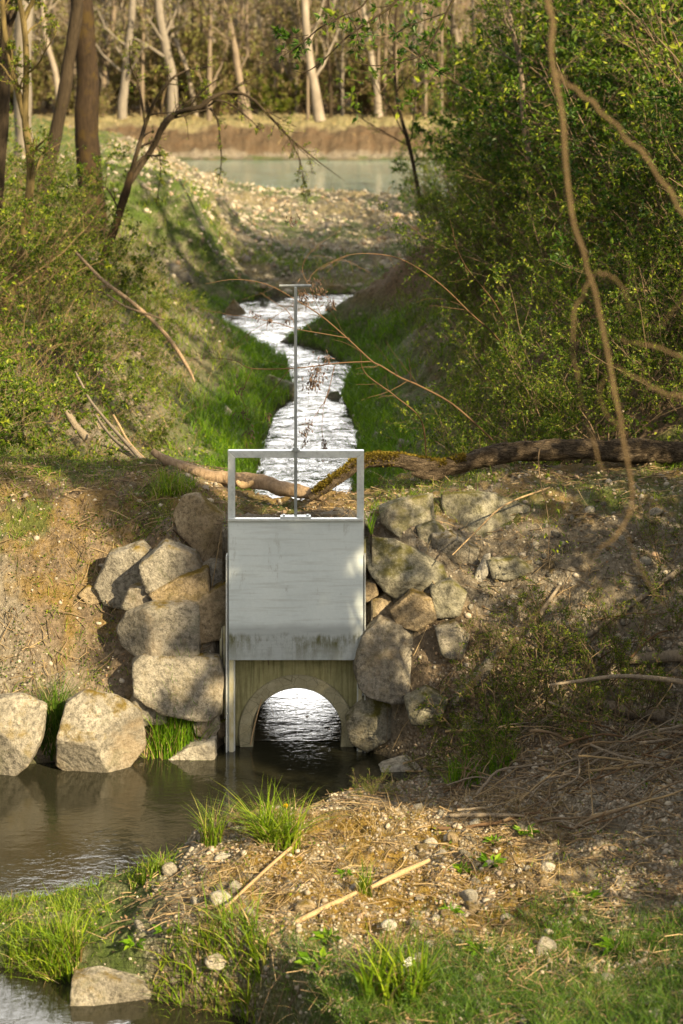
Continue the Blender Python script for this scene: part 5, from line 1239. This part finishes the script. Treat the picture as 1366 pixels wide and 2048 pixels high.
def catkin_branch():
    Y = 18.4
    root = empty('dry_catkin_branch', P(960, 860, 20.0), 'dead thin branches with dry brown catkins reaching over the stream in front of the spindle', 'branch')
    g = np.random.default_rng(64); cat = MB(); tw = MB()
    def b(pts, rad, seed, twn=6, ydeep=None):
        N = len(pts); w = [P(x, y, Y + (0 if ydeep is None else ydeep[0] + (ydeep[1] - ydeep[0]) * i / (N - 1))) for i, (x, y) in enumerate(pts)]
        mb = MB(); q, qr = limb(mb, w, np.array(rad) * .75, 44, 7, seed, .06, .05)
        P1, R1, _ = spawn(g, q[::4][None], qr[::4][None], twn, .25, 45, .16, 6, .16, -.02, .5); mb.tubes(P1, np.maximum(R1, .0016), 3, False); part(mb, 'branch', K['twig_red'], root)
    b([(985, 880), (960, 856), (900, 805), (835, 770), (800, 755), (762, 732), (743, 722), (700, 682), (644, 633), (594, 601), (534, 569), (470, 559), (410, 568)], [.012, .013, .013, .012, .012, .011, .0105, .009, .008, .007, .005, .004, .002], 1, 12, (1.2, 0))
    b([(743, 723), (679, 726), (594, 736), (505, 737), (470, 721), (420, 716), (370, 722)], [.008, .008, .007, .006, .004, .003, .002], 2, 10)
    b([(700, 677), (650, 668), (594, 658), (550, 645), (500, 635), (445, 627), (400, 618)], [.006, .006, .005, .004, .0035, .003, .002], 3, 10)
    b([(594, 658), (575, 622), (548, 604), (520, 585)], [.004, .004, .003, .002], 4, 6)
    b([(579, 739), (545, 780), (505, 823)], [.005, .004, .002], 5, 3)
    b([(505, 737), (488, 775), (482, 795), (495, 822), (490, 850)], [.004, .004, .003, .003, .002], 6, 5)
    b([(669, 731), (660, 770), (650, 800), (641, 815), (625, 840), (610, 862)], [.005, .004, .004, .003, .003, .002], 7, 6)
    b([(660, 776), (648, 812), (644, 850), (646, 880)], [.004, .003, .003, .002], 8, 5)
    b([(853, 912), (842, 840), (790, 792), (730, 745), (720, 700)], [.009, .009, .008, .006, .004], 9, 8, (1.0, 0))
    b([(1012, 700), (985, 665), (945, 630), (880, 568), (810, 522), (750, 508), (690, 512), (640, 540)], [.011, .011, .011, .01, .009, .006, .004, .002], 10, 12, (3.5, 1.0))
    b([(1015, 655), (985, 600), (940, 545), (915, 500), (900, 440)], [.01, .01, .008, .006, .003], 11, 10, (4, 2))
    b([(628, 590), (605, 540), (625, 500), (680, 460)], [.004, .004, .003, .002], 12, 6)
    b([(644, 633), (620, 575), (628, 545), (680, 520), (740, 545)], [.003, .004, .004, .003, .002], 13, 6)
    b([(594, 601), (540, 640), (500, 665), (470, 690)], [.003, .003, .0025, .0015], 14, 5)
    spots = [(635, 742, 20, 34, 46), (628, 768, 16, 16, 30), (606, 590, 16, 22, 40), (640, 584, 14, 18, 36), (663, 608, 8, 18, 18), (607, 868, 12, 18, 26), (648, 892, 6, 26, 30), (625, 762, 12, 20, 20), (618, 850, 8, 16, 14),
             (541, 640, 6, 8, 12), (478, 778, 12, 10, 16), (498, 862, 8, 18, 14), (486, 826, 8, 10, 10), (575, 640, 8, 8, 10), (536, 830, 8, 10, 12), (512, 628, 10, 8, 10), (585, 440, 16, 18, 16), (655, 720, 8, 14, 16), (630, 560, 30, 14, 14)]
    for x, y, sx, sy, n in spots:
        px, py = g.normal(x, sx * .5, n), g.normal(y, sy * .5, n)
        pos = np.array([P(a, b_, Y + g.normal(0, .03)) for a, b_ in zip(px, py)])
        d = np.stack([g.normal(0, .5, n), g.normal(0, .5, n), -np.abs(g.normal(.8, .4, n))], 1); ln = g.uniform(.022, .05, n)
        hub = np.repeat(pos.mean(0)[None], n, 0); cat.tubes(np.stack([hub, (hub + pos) / 2, pos], 1), np.full((n, 3), .0009), 3, False)
        e = pos + unit(d) * ln[:, None]; mid = (pos + e) / 2
        cat.tubes(np.stack([pos, mid, e], 1), np.stack([.002 + 0 * ln, .006 + 0 * ln, .002 + 0 * ln], 1), 5); part(cat, 'catkin_cluster', K['catkin'], root); cat = MB()
catkin_branch()

def top_branch():
    Y = 14.0
    g = np.random.default_rng(65)
    for nm, lab, brs in (('budding_branch', 'dark budding branch hanging in from above at top centre', [([(860, -160), (800, -10), (745, 38), (692, 76), (650, 118), (612, 143), (583, 140)], [.012, .009, .008, .007, .005, .004, .002]), ([(790, -100), (730, 5), (684, 32), (640, 56), (600, 88), (545, 124), (508, 122)], [.01, .007, .006, .006, .005, .003, .002]), ([(615, 74), (596, 95), (590, 118)], [.003, .003, .002]), ([(617, 70), (575, 75), (548, 58)], [.003, .003, .002]), ([(690, 20), (716, 70), (702, 118)], [.003, .003, .002])]),
                         ('budding_branch', 'dark leafy branch drooping at the upper edge in front of the thicket', [([(960, -140), (915, -20), (893, 25), (870, 70), (845, 108), (800, 124), (745, 131), (700, 120)], [.011, .009, .008, .007, .006, .005, .004, .002]), ([(893, 25), (850, 40), (812, 55), (780, 75)], [.005, .004, .003, .002]), ([(845, 108), (870, 140), (920, 150)], [.004, .003, .002])])):
        root = empty(nm, P(*brs[0][0][1], Y), lab, 'branch'); lf = MB(); tw = MB()
        for i, (p, rd) in enumerate(brs):
            w = [np.array(P(x, y, Y + .1 * i)) for x, y in p]; mb = MB(); q, qr = limb(mb, w, rd, 40, 7, 80 + i, .08, .05); lf = MB()
            P1, R1, _ = spawn(g, q[::4][None], qr[::4][None], 12, .2, 55, .08, 4, .15, .12, .6); mb.tubes(P1, np.maximum(R1, .002), 4, False); br_ = part(mb, 'branch', K['bark_dark'], root)
            e = np.repeat(P1[:, -1], 6, 0); d = np.repeat(unit(P1[:, -1] - P1[:, -2]), 6, 0) + g.normal(0, .45, (len(P1) * 6, 3))
            lf.leaves(e, d, g.uniform(.03, .07, len(e)), .3, g); part(lf, 'foliage', K['leaf_dark'], root, False)
    # thin leafy whip on the right
    root = empty('leafy_whip', P(1090, 930, 17.0), 'thin dangling twig with a few lime leaves before the right earth slope', 'twig'); mb = MB()
    q, qr = limb(mb, [P(x, y, 16.9) for x, y in ((1092, 880), (1078, 905), (1080, 960), (1092, 1010), (1098, 1060), (1096, 1120))], [.006, .006, .005, .004, .003, .002], 30, 6, 5); part(mb, 'stem', K['twig'], root)
    lf = MB(); pos = np.array([P(x + g.normal(0, 5), y + g.normal(0, 5), 16.9) for x, y in ((1112, 1010), (1112, 1045), (1086, 1072), (1116, 1084), (1130, 1078), (1112, 1098), (1098, 945), (1070, 930)) for _ in range(3)])
    lf.leaves(pos, g.normal(0, .6, pos.shape) + np.array([0, 0, -.6]), g.uniform(.03, .055, len(pos)), .6, g); part(lf, 'leaves', K['leaf_lime'], root, False)
top_branch()

# ------------------------------------------------------------------ grass tufts and flowers
def tuft(label, px, py, n, h, rad, lean=.7, mat='grass', w=.007, dry=.22, seed=0, name='grass_tuft', group=None):
    g = np.random.default_rng(900 + seed); x, y, z = hit(px, py)
    root = empty(name, (x, y, z), label, 'grass tuft', group)
    for nm, k, m, hh in (('blades', n, mat, h), ('dry_blades', max(int(n * dry), 4), 'grass_dry', h * .65)):
        a = g.uniform(0, 6.28, k); rr = rad * np.sqrt(g.uniform(0, 1, k)) ; X = x + rr * np.cos(a); Yy = y + rr * np.sin(a) * .7
        mb = MB(); mb.blades(np.stack([X, Yy, gz(X, Yy) - .01], 1), 1.3 * hh * g.uniform(.45, 1.1, k), 1.35 * w * g.uniform(.7, 1.3, k), lean * g.uniform(.1, 1.5, k), g, 5); part(mb, nm, K[m], root, False)
tuft('big bright sunlit grass tuft on the crest of the spit', 556, 1695, 330, .36, .16, .9, seed=1, w=.008)
tuft('tall thin grass tuft standing at the water edge left of the big bright one', 424, 1692, 110, .3, .08, .5, seed=2, w=.006)
tuft('tall grass tuft between the faceted boulder and the stone stack', 335, 1500, 260, .42, .15, .4, 'grass_lush', seed=3)
tuft('darker grass tuft before the broad square block', 382, 1470, 240, .4, .15, .5, 'grass_lush', seed=4)
tuft('low dry grass tuft at the foot of the faceted boulder', 330, 1520, 120, .2, .18, 1.0, 'grass', dry=.5, seed=5)
tuft('shaded grass tuft between the two waterline boulders', 104, 1480, 240, .4, .12, .7, 'grass_dim', dry=.3, seed=6)
tuft('arching grass tuft left of the pale square stone', 128, 1935, 200, .3, .12, .8, seed=7)
tuft('drooping grass tuft at the left water edge of the spit', 60, 1945, 220, .24, .2, 1.4, seed=8)
tuft('largest lush grass tuft in front of the gravel slip', 430, 2025, 420, .27, .27, 1.0, seed=9)
tuft('grass tuft right behind the pale square stone', 340, 1995, 200, .17, .16, 1.1, seed=10)
tuft('grass tuft growing at the very bottom of the gravel slip', 500, 2000, 120, .2, .12, .9, seed=11)
tuft('broad bladed grass clump beside the white flower', 790, 2000, 150, .34, .2, .7, 'grass', w=.014, seed=12)
tuft('thin grass clump on dam crest seen through the gate frame', 520, 962, 120, .32, .24, .5, 'grass', seed=13)
tuft('short grass tuft on the crest left of the gate', 345, 985, 240, .18, .22, .8, seed=14)
tuft('small grass tuft at the pool margin right of the culvert', 735, 1530, 120, .16, .1, .8, 'grass_lush', seed=15)
tuft('green grass patch in the shade of the right slope', 960, 1545, 260, .2, .3, .8, 'grass_lush', seed=16)
tuft('upper green grass patch under the willow sprigs', 985, 1490, 220, .24, .26, .6, 'grass_lush', seed=17)
tuft('little tuft at the waterline by the round grey cobble', 305, 1745, 150, .14, .16, .8, seed=18)
tuft('tuft of blades beside the short split stick', 730, 1790, 50, .2, .05, .4, seed=19)

def flowers():
    g = np.random.default_rng(66)
    x, y, z = hit(573, 1690); t = P(571, 1613, y)
    root = empty('dandelion', (x, y, z), 'single yellow dandelion above the big bright grass tuft', 'flower')
    mb = MB(); mb.tube(spline([(x, y, z), ((x + t[0]) / 2 + .01, y, (z + t[2]) / 2), t], 10), .003, 6); part(mb, 'stem', K['grass'], root)
    mb = MB(); a = g.uniform(0, 6.28, 90); el = g.uniform(-.1, 1.2, 90); d = np.stack([np.cos(a) * np.cos(el), np.sin(a) * np.cos(el), np.sin(el)], 1)
    mb.leaves(np.repeat(np.array([t]), 90, 0), d, g.uniform(.016, .026, 90), .35, g); part(mb, 'flower_head', K['petal'], root, False)
    x, y, z = hit(820, 2030); t = P(818, 1925, y)
    root = empty('white_flower', (x, y, z), 'white flowering herb with dark leaves at the bottom edge', 'flower')
    mb = MB(); mb.tube(spline([(x, y, z), ((x + t[0]) / 2 + .01, y, (z + t[2]) / 2), t], 10), .004, 6); part(mb, 'stem', K['grass'], root)
    mb = MB(); 
    for k in range(26):
        c = np.array(t) + g.normal(0, .014, 3); a = np.linspace(0, 6.28, 5)[:4]; mb.leaves(np.repeat(c[None], 4, 0), np.stack([np.cos(a), np.sin(a), .4 + 0 * a], 1), .008, .6, g)
    part(mb, 'flower_head', K['petal_white'], root, False)
    mb = MB(); n = 90; tt = g.uniform(0, .85, n); pos = np.array([x, y, z]) + (np.array(t) - np.array([x, y, z])) * tt[:, None]; a = g.uniform(0, 6.28, n)
    mb.leaves(pos, np.stack([np.cos(a), np.sin(a), .5 + 0 * a], 1), g.uniform(.03, .08, n) * (1.1 - tt), .5, g); part(mb, 'leaves', K['grass_dim'], root, False)
    herb = []
    for k in range(3):
        gg = np.random.default_rng(930 + k); mb = MB(); n = 26; a = gg.uniform(0, 6.28, n); rr = gg.uniform(0, .05, n)
        mb.leaves(np.stack([np.cos(a) * rr, np.sin(a) * rr, .01 + 0 * a], 1), np.stack([np.cos(a), np.sin(a), gg.uniform(.1, .8, n)], 1), gg.uniform(.04, .1, n), .45, gg); herb.append(mb.mesh('ground_herb', K['grass_lush'], False))
    for px, py, s, lb in ((985, 1730, 1, 'leafy herb in the golden moss left of the white streaked cobble'), (925, 1742, .9, 'second leafy herb in the golden moss'), (1050, 1668, 1, 'broad green herb in the shade below the driftwood branch'), (988, 1685, .8, 'trailing herb next to the driftwood branch'), (1165, 1800, 1.1, 'upright light green dandelion leaves in the shady gravel'), (900, 1825, .8, 'flat rosette near the blue grey cobble'), (330, 1865, .9, 'spiky thistle rosette on the gravel slip'), (270, 1890, .9, 'thistle rosette lower on the gravel slip'), (690, 1750, .6, 'small rosette under the thin peeled stick'), (1230, 1900, 1, 'dark rosette in the shady grass at lower right'), (655, 1880, 1.1, 'herb clump at the foot of the long splintered stick'), (640, 1930, 1.2, 'dark herb clump at bottom centre'), (960, 1905, .9, 'herb at the edge of the shady grass')):
        x, y, z = hit(px, py); o = bpy.data.objects.new('ground_herb', herb[int(px) % 3]); COL.objects.link(o); o.location = (x, y, z); o.scale = (s, s, s); o.rotation_euler = (0, 0, px); tag(o, lb, 'herb')
flowers()

# ------------------------------------------------------------------ uncountable ground cover
def sample(g, n, x0, x1, y0, y1, fun):
    X, Y = g.uniform(x0, x1, n), g.uniform(y0, y1, n)
    ok = (np.abs(X) < .18 * Y + .25); X, Y = X[ok], Y[ok]
    Z = gz(X, Y); w = fun(X, Y, Z); ok = (g.uniform(size=len(X)) < w) & (Z > .015)
    return np.stack([X[ok], Y[ok], Z[ok]], 1)
def cover():
    g = np.random.default_rng(67)
    def stuff(mb, name, mat, smooth=True): tag(mb.obj(name, K[mat], None, smooth), kind='stuff')
    Zn = lambda X, Y, Z: zones(X, Y, Z)
    # gravel
    mb = MB()
    p = sample(g, 60000, -2.6, 3.6, 11, 17.5, lambda X, Y, Z: .02 + .6 * Zn(X, Y, Z)[0] * (fbm(X * 2, Y * 2, seed=41) > -.35) * sst(-1.6, -1.0, X)); pebbles(mb, p, np.clip(g.lognormal(-4.0, .5, len(p)), .007, .07), 1, g)
    p = sample(g, 16000, -3.4, 3.6, 16.6, 19.6, lambda X, Y, Z: .08 + .35 * sst(-.1, .4, fbm(X * 1.5, Y * 1.5, seed=43)) * (X > 0) + .12); pebbles(mb, p, np.clip(g.lognormal(-4.1, .6, len(p)), .006, .08), 1, g)
    p = sample(g, 26000, -9, 3, 30, 84, lambda X, Y, Z: .6 * Zn(X, Y, Z)[0] ** 2); pebbles(mb, p, np.clip(g.lognormal(-2.4, .5, len(p)), .03, .35), 1, g)
    p = sample(g, 1500, -6, 4, 20, 45, lambda X, Y, Z: .3); pebbles(mb, p, np.clip(g.lognormal(-2.9, .5, len(p)), .02, .2), 1, g)
    stuff(mb, 'gravel', 'pebble')
    # litter of leaves and twigs
    mb = MB()
    p = sample(g, 60000, -3.6, 3.8, 11, 20, lambda X, Y, Z: .12 + .5 * Zn(X, Y, Z)[3]); d = unit(g.normal(size=p.shape) * np.array([1, 1, .35])); mb.leaves(p + np.array([0, 0, .008]), d, g.uniform(.012, .045, len(p)), .6, g, 1.2)
    p = sample(g, 9000, -10, 10, 20, 60, lambda X, Y, Z: .5 * sst(.3, 1, Z)); mb.leaves(p + np.array([0, 0, .02]), unit(g.normal(size=p.shape)), g.uniform(.03, .08, len(p)), .6, g, 1)
    stuff(mb, 'leaf_litter', 'leaf_brown', False)
    for nm, mat, n, w in (('twig_litter', 'twig', 13000, .5), ('straw_litter', 'twig_pale', 14000, .5)):
        mb = MB(); p = sample(g, n, -3.6, 3.8, 11.5, 20, lambda X, Y, Z: .12 + .35 * sst(-.1, .5, fbm(X * 1.1, Y * 1.1, seed=44)) + .35 * (X > .8) * (Y < 17))
        d = unit(g.normal(size=p.shape) * np.array([1, .8, .22])); L = g.uniform(.05, .28, len(p)); a = p - d * L[:, None] / 2; b = p + d * L[:, None] / 2
        for q in (a, b): q[:, 2] = np.maximum(q[:, 2], gz(q[:, 0], q[:, 1]) + .003)
        m_ = (a + b) / 2 + g.normal(0, .012, p.shape); m_[:, 2] = np.maximum(m_[:, 2], gz(m_[:, 0], m_[:, 1]) + .006)
        mb.tubes(np.stack([a, m_, b], 1), np.repeat(g.uniform(.0015, .0045, len(p))[:, None], 3, 1), 4); stuff(mb, nm, mat)
    # small leafy ground plants
    mb = MB()
    def mats_(p, k, rad, L, up=.9):
        c = np.repeat(p, k, 0); c[:, :2] += g.normal(0, rad, (len(c), 2)); c[:, 2] = gz(c[:, 0], c[:, 1]) + g.uniform(.004, .04, len(c)); mb.leaves(c, g.normal(size=c.shape) * np.array([1, 1, .4]), g.uniform(*L, len(c)), .8, g, up)
    p = sample(g, 3000, -3.6, -.9, 16.8, 20, lambda X, Y, Z: .38 * sst(-.15, .35, fbm(X * 1.6, Y * 1.6 + Z, seed=45))); mats_(p, 12, .04, (.012, .026))
    p = sample(g, 1500, .2, 3.6, 16.6, 20, lambda X, Y, Z: .35 * sst(-.05, .4, fbm(X * 1.5, Y * 1.5, seed=46))); mats_(p, 10, .04, (.01, .022))
    p = sample(g, 2400, -2.6, 3.6, 11, 16.5, lambda X, Y, Z: .25 * sst(-.05, .4, fbm(X * 1.7, Y * 1.7, seed=47)) + .25 * (X < -1.2)); mats_(p, 9, .035, (.01, .028))
    stuff(mb, 'ground_cover', 'leaf_green', False)
    mb = MB(); p = sample(g, 2000, -6, -1.5, 20, 36, lambda X, Y, Z: .5 * sst(-.1, .3, fbm(X, Y, seed=48))); mats_(p, 14, .12, (.03, .06))
    p = sample(g, 1500, 1.2, 6, 20, 44, lambda X, Y, Z: .6); mats_(p, 16, .2, (.03, .07)); stuff(mb, 'bank_herbage', 'leaf_green', False)
    # golden moss and dead grass of the spit
    mb = MB()
    p = sample(g, 110000, -1.3, 2.6, 11.8, 16, lambda X, Y, Z: .8 * Zn(X, Y, Z)[2] * (fbm(X * 2.2, Y * 2.2, seed=49) > .0)); mb.blades(p, g.uniform(.01, .03, len(p)), .004, g.uniform(.2, 1.2, len(p)), g, 2)
    p = sample(g, 26000, -3.6, -1.3, 16.8, 18.6, lambda X, Y, Z: .6 * (fbm(X * 1.5, Y * 1.5, seed=50) > .2)); mb.blades(p, g.uniform(.01, .03, len(p)), .004, g.uniform(.2, 1.2, len(p)), g, 2)
    stuff(mb, 'golden_moss', 'goldmoss', False)
    mb = MB()
    p = sample(g, 16000, -1.2, 3.4, 11.5, 16, lambda X, Y, Z: .5 * sst(0, .4, fbm(X * 1.4, Y * 1.4, seed=51))); mb.blades(p, g.uniform(.04, .16, len(p)), .004, g.uniform(.8, 2.2, len(p)), g, 3)
    p = sample(g, 9000, -3.6, 3.6, 16.9, 20, lambda X, Y, Z: .35 * sst(0, .4, fbm(X * 1.4, Y * 1.4, seed=52))); mb.blades(p, g.uniform(.05, .18, len(p)), .004, g.uniform(.8, 2.2, len(p)), g, 3)
    p = sample(g, 9000, -7, -1.5, 20, 42, lambda X, Y, Z: .5 * sst(.2, .8, Z)); mb.blades(p, g.uniform(.15, .5, len(p)), .008, g.uniform(.6, 2, len(p)), g, 3)
    p = sample(g, 16000, -20, 20, 44, 100, lambda X, Y, Z: .9 * np.maximum(Zn(X, Y, Z)[4], .15)); mb.blades(p, g.uniform(.1, .4, len(p)), .03, g.uniform(.4, 1.4, len(p)), g, 2)
    stuff(mb, 'dry_grass', 'grass_dry', False)
    # green grass
    mb = MB()
    p = sample(g, 26000, -2.7, -.8, 12.6, 15, lambda X, Y, Z: .75 * sst(-1.4, -1.8, X + .15 * fbm(X * 2, Y * 2, seed=53)) * (.3 + .7 * (fbm(X * 2.4, Y * 2.4, seed=54) > -.2))); mb.blades(p, g.uniform(.025, .1, len(p)), .006, g.uniform(.4, 1.6, len(p)), g, 4)
    p = sample(g, 5000, -2.6, .2, 14.3, 16.2, lambda X, Y, Z: .7 * sst(.3, .08, Z)); mb.blades(p, g.uniform(.03, .12, len(p)), .005, g.uniform(.4, 1.6, len(p)), g, 4)
    p = sample(g, 7000, -1.2, 3, 12.5, 16.5, lambda X, Y, Z: .5 * sst(.1, .5, fbm(X * 1.8, Y * 1.8, seed=55))); mb.blades(p, g.uniform(.02, .08, len(p)), .005, g.uniform(.4, 1.6, len(p)), g, 3)
    stuff(mb, 'spit_grass', 'grass', False)
    mb = MB()
    p = sample(g, 60000, -.6, 2.8, 10.6, 13.4, lambda X, Y, Z: .75 * Zn(X, Y, Z)[1] * (.25 + .75 * (fbm(X * 2.2, Y * 2.2, seed=56) > -.2))); mb.blades(p, g.uniform(.03, .16, len(p)), .005, g.uniform(.4, 1.7, len(p)), g, 4)
    stuff(mb, 'shaded_grass', 'grass_dim', False)
    mb = MB()
    p = sample(g, 14000, -3.6, 3.6, 18.0, 20.4, lambda X, Y, Z: .7 * sst(-.15, .35, fbm(X * 1.3, Y * 1.3, seed=57)) * (np.abs(X + .4) > .45)); mb.blades(p, g.uniform(.03, .12, len(p)), .006, g.uniform(.4, 1.5, len(p)), g, 3)
    p = sample(g, 2500, -3.6, -.9, 16.8, 18.2, lambda X, Y, Z: .4 * sst(.1, .4, fbm(X * 1.3, Y * 1.3, seed=58))); mb.blades(p, g.uniform(.04, .16, len(p)), .006, g.uniform(.4, 1.5, len(p)), g, 3)
    stuff(mb, 'crest_grass', 'grass', False)
    mb = MB()
    def d_(X, Y): return np.maximum(xl(Y) - X, X - xr(Y))
    p = sample(g, 120000, -5, 3, 20, 46, lambda X, Y, Z: .95 * sst(1.25, .35, d_(X, Y) + .35 * fbm(X * .8, Y * .8, seed=59)) * (d_(X, Y) > .0)); mb.blades(p, g.uniform(.1, .36, len(p)) * (1 - .5 * sst(35, 39, p[:, 1])), .012, g.uniform(.3, 1.4, len(p)), g, 3)
    stuff(mb, 'stream_bank_grass', 'grass_lush', False)
    mb = MB()
    p = sample(g, 60000, -6, 3, 20.4, 48, lambda X, Y, Z: .7 * sst(-.3, .3, fbm(X * .7, Y * .7, seed=60)) * (d_(X, Y) > 1.0)); mb.blades(p, g.uniform(.08, .3, len(p)), .014, g.uniform(.4, 1.6, len(p)), g, 3)
    p = sample(g, 30000, -12, 6, 44, 84, lambda X, Y, Z: .6 * Zn(X, Y, Z)[1]); mb.blades(p, g.uniform(.04, .14, len(p)) * (1 + sst(56, 48, p[:, 1])), .025, g.uniform(.4, 1.6, len(p)), g, 2)
    stuff(mb, 'bank_grass', 'grass', False)
cover()
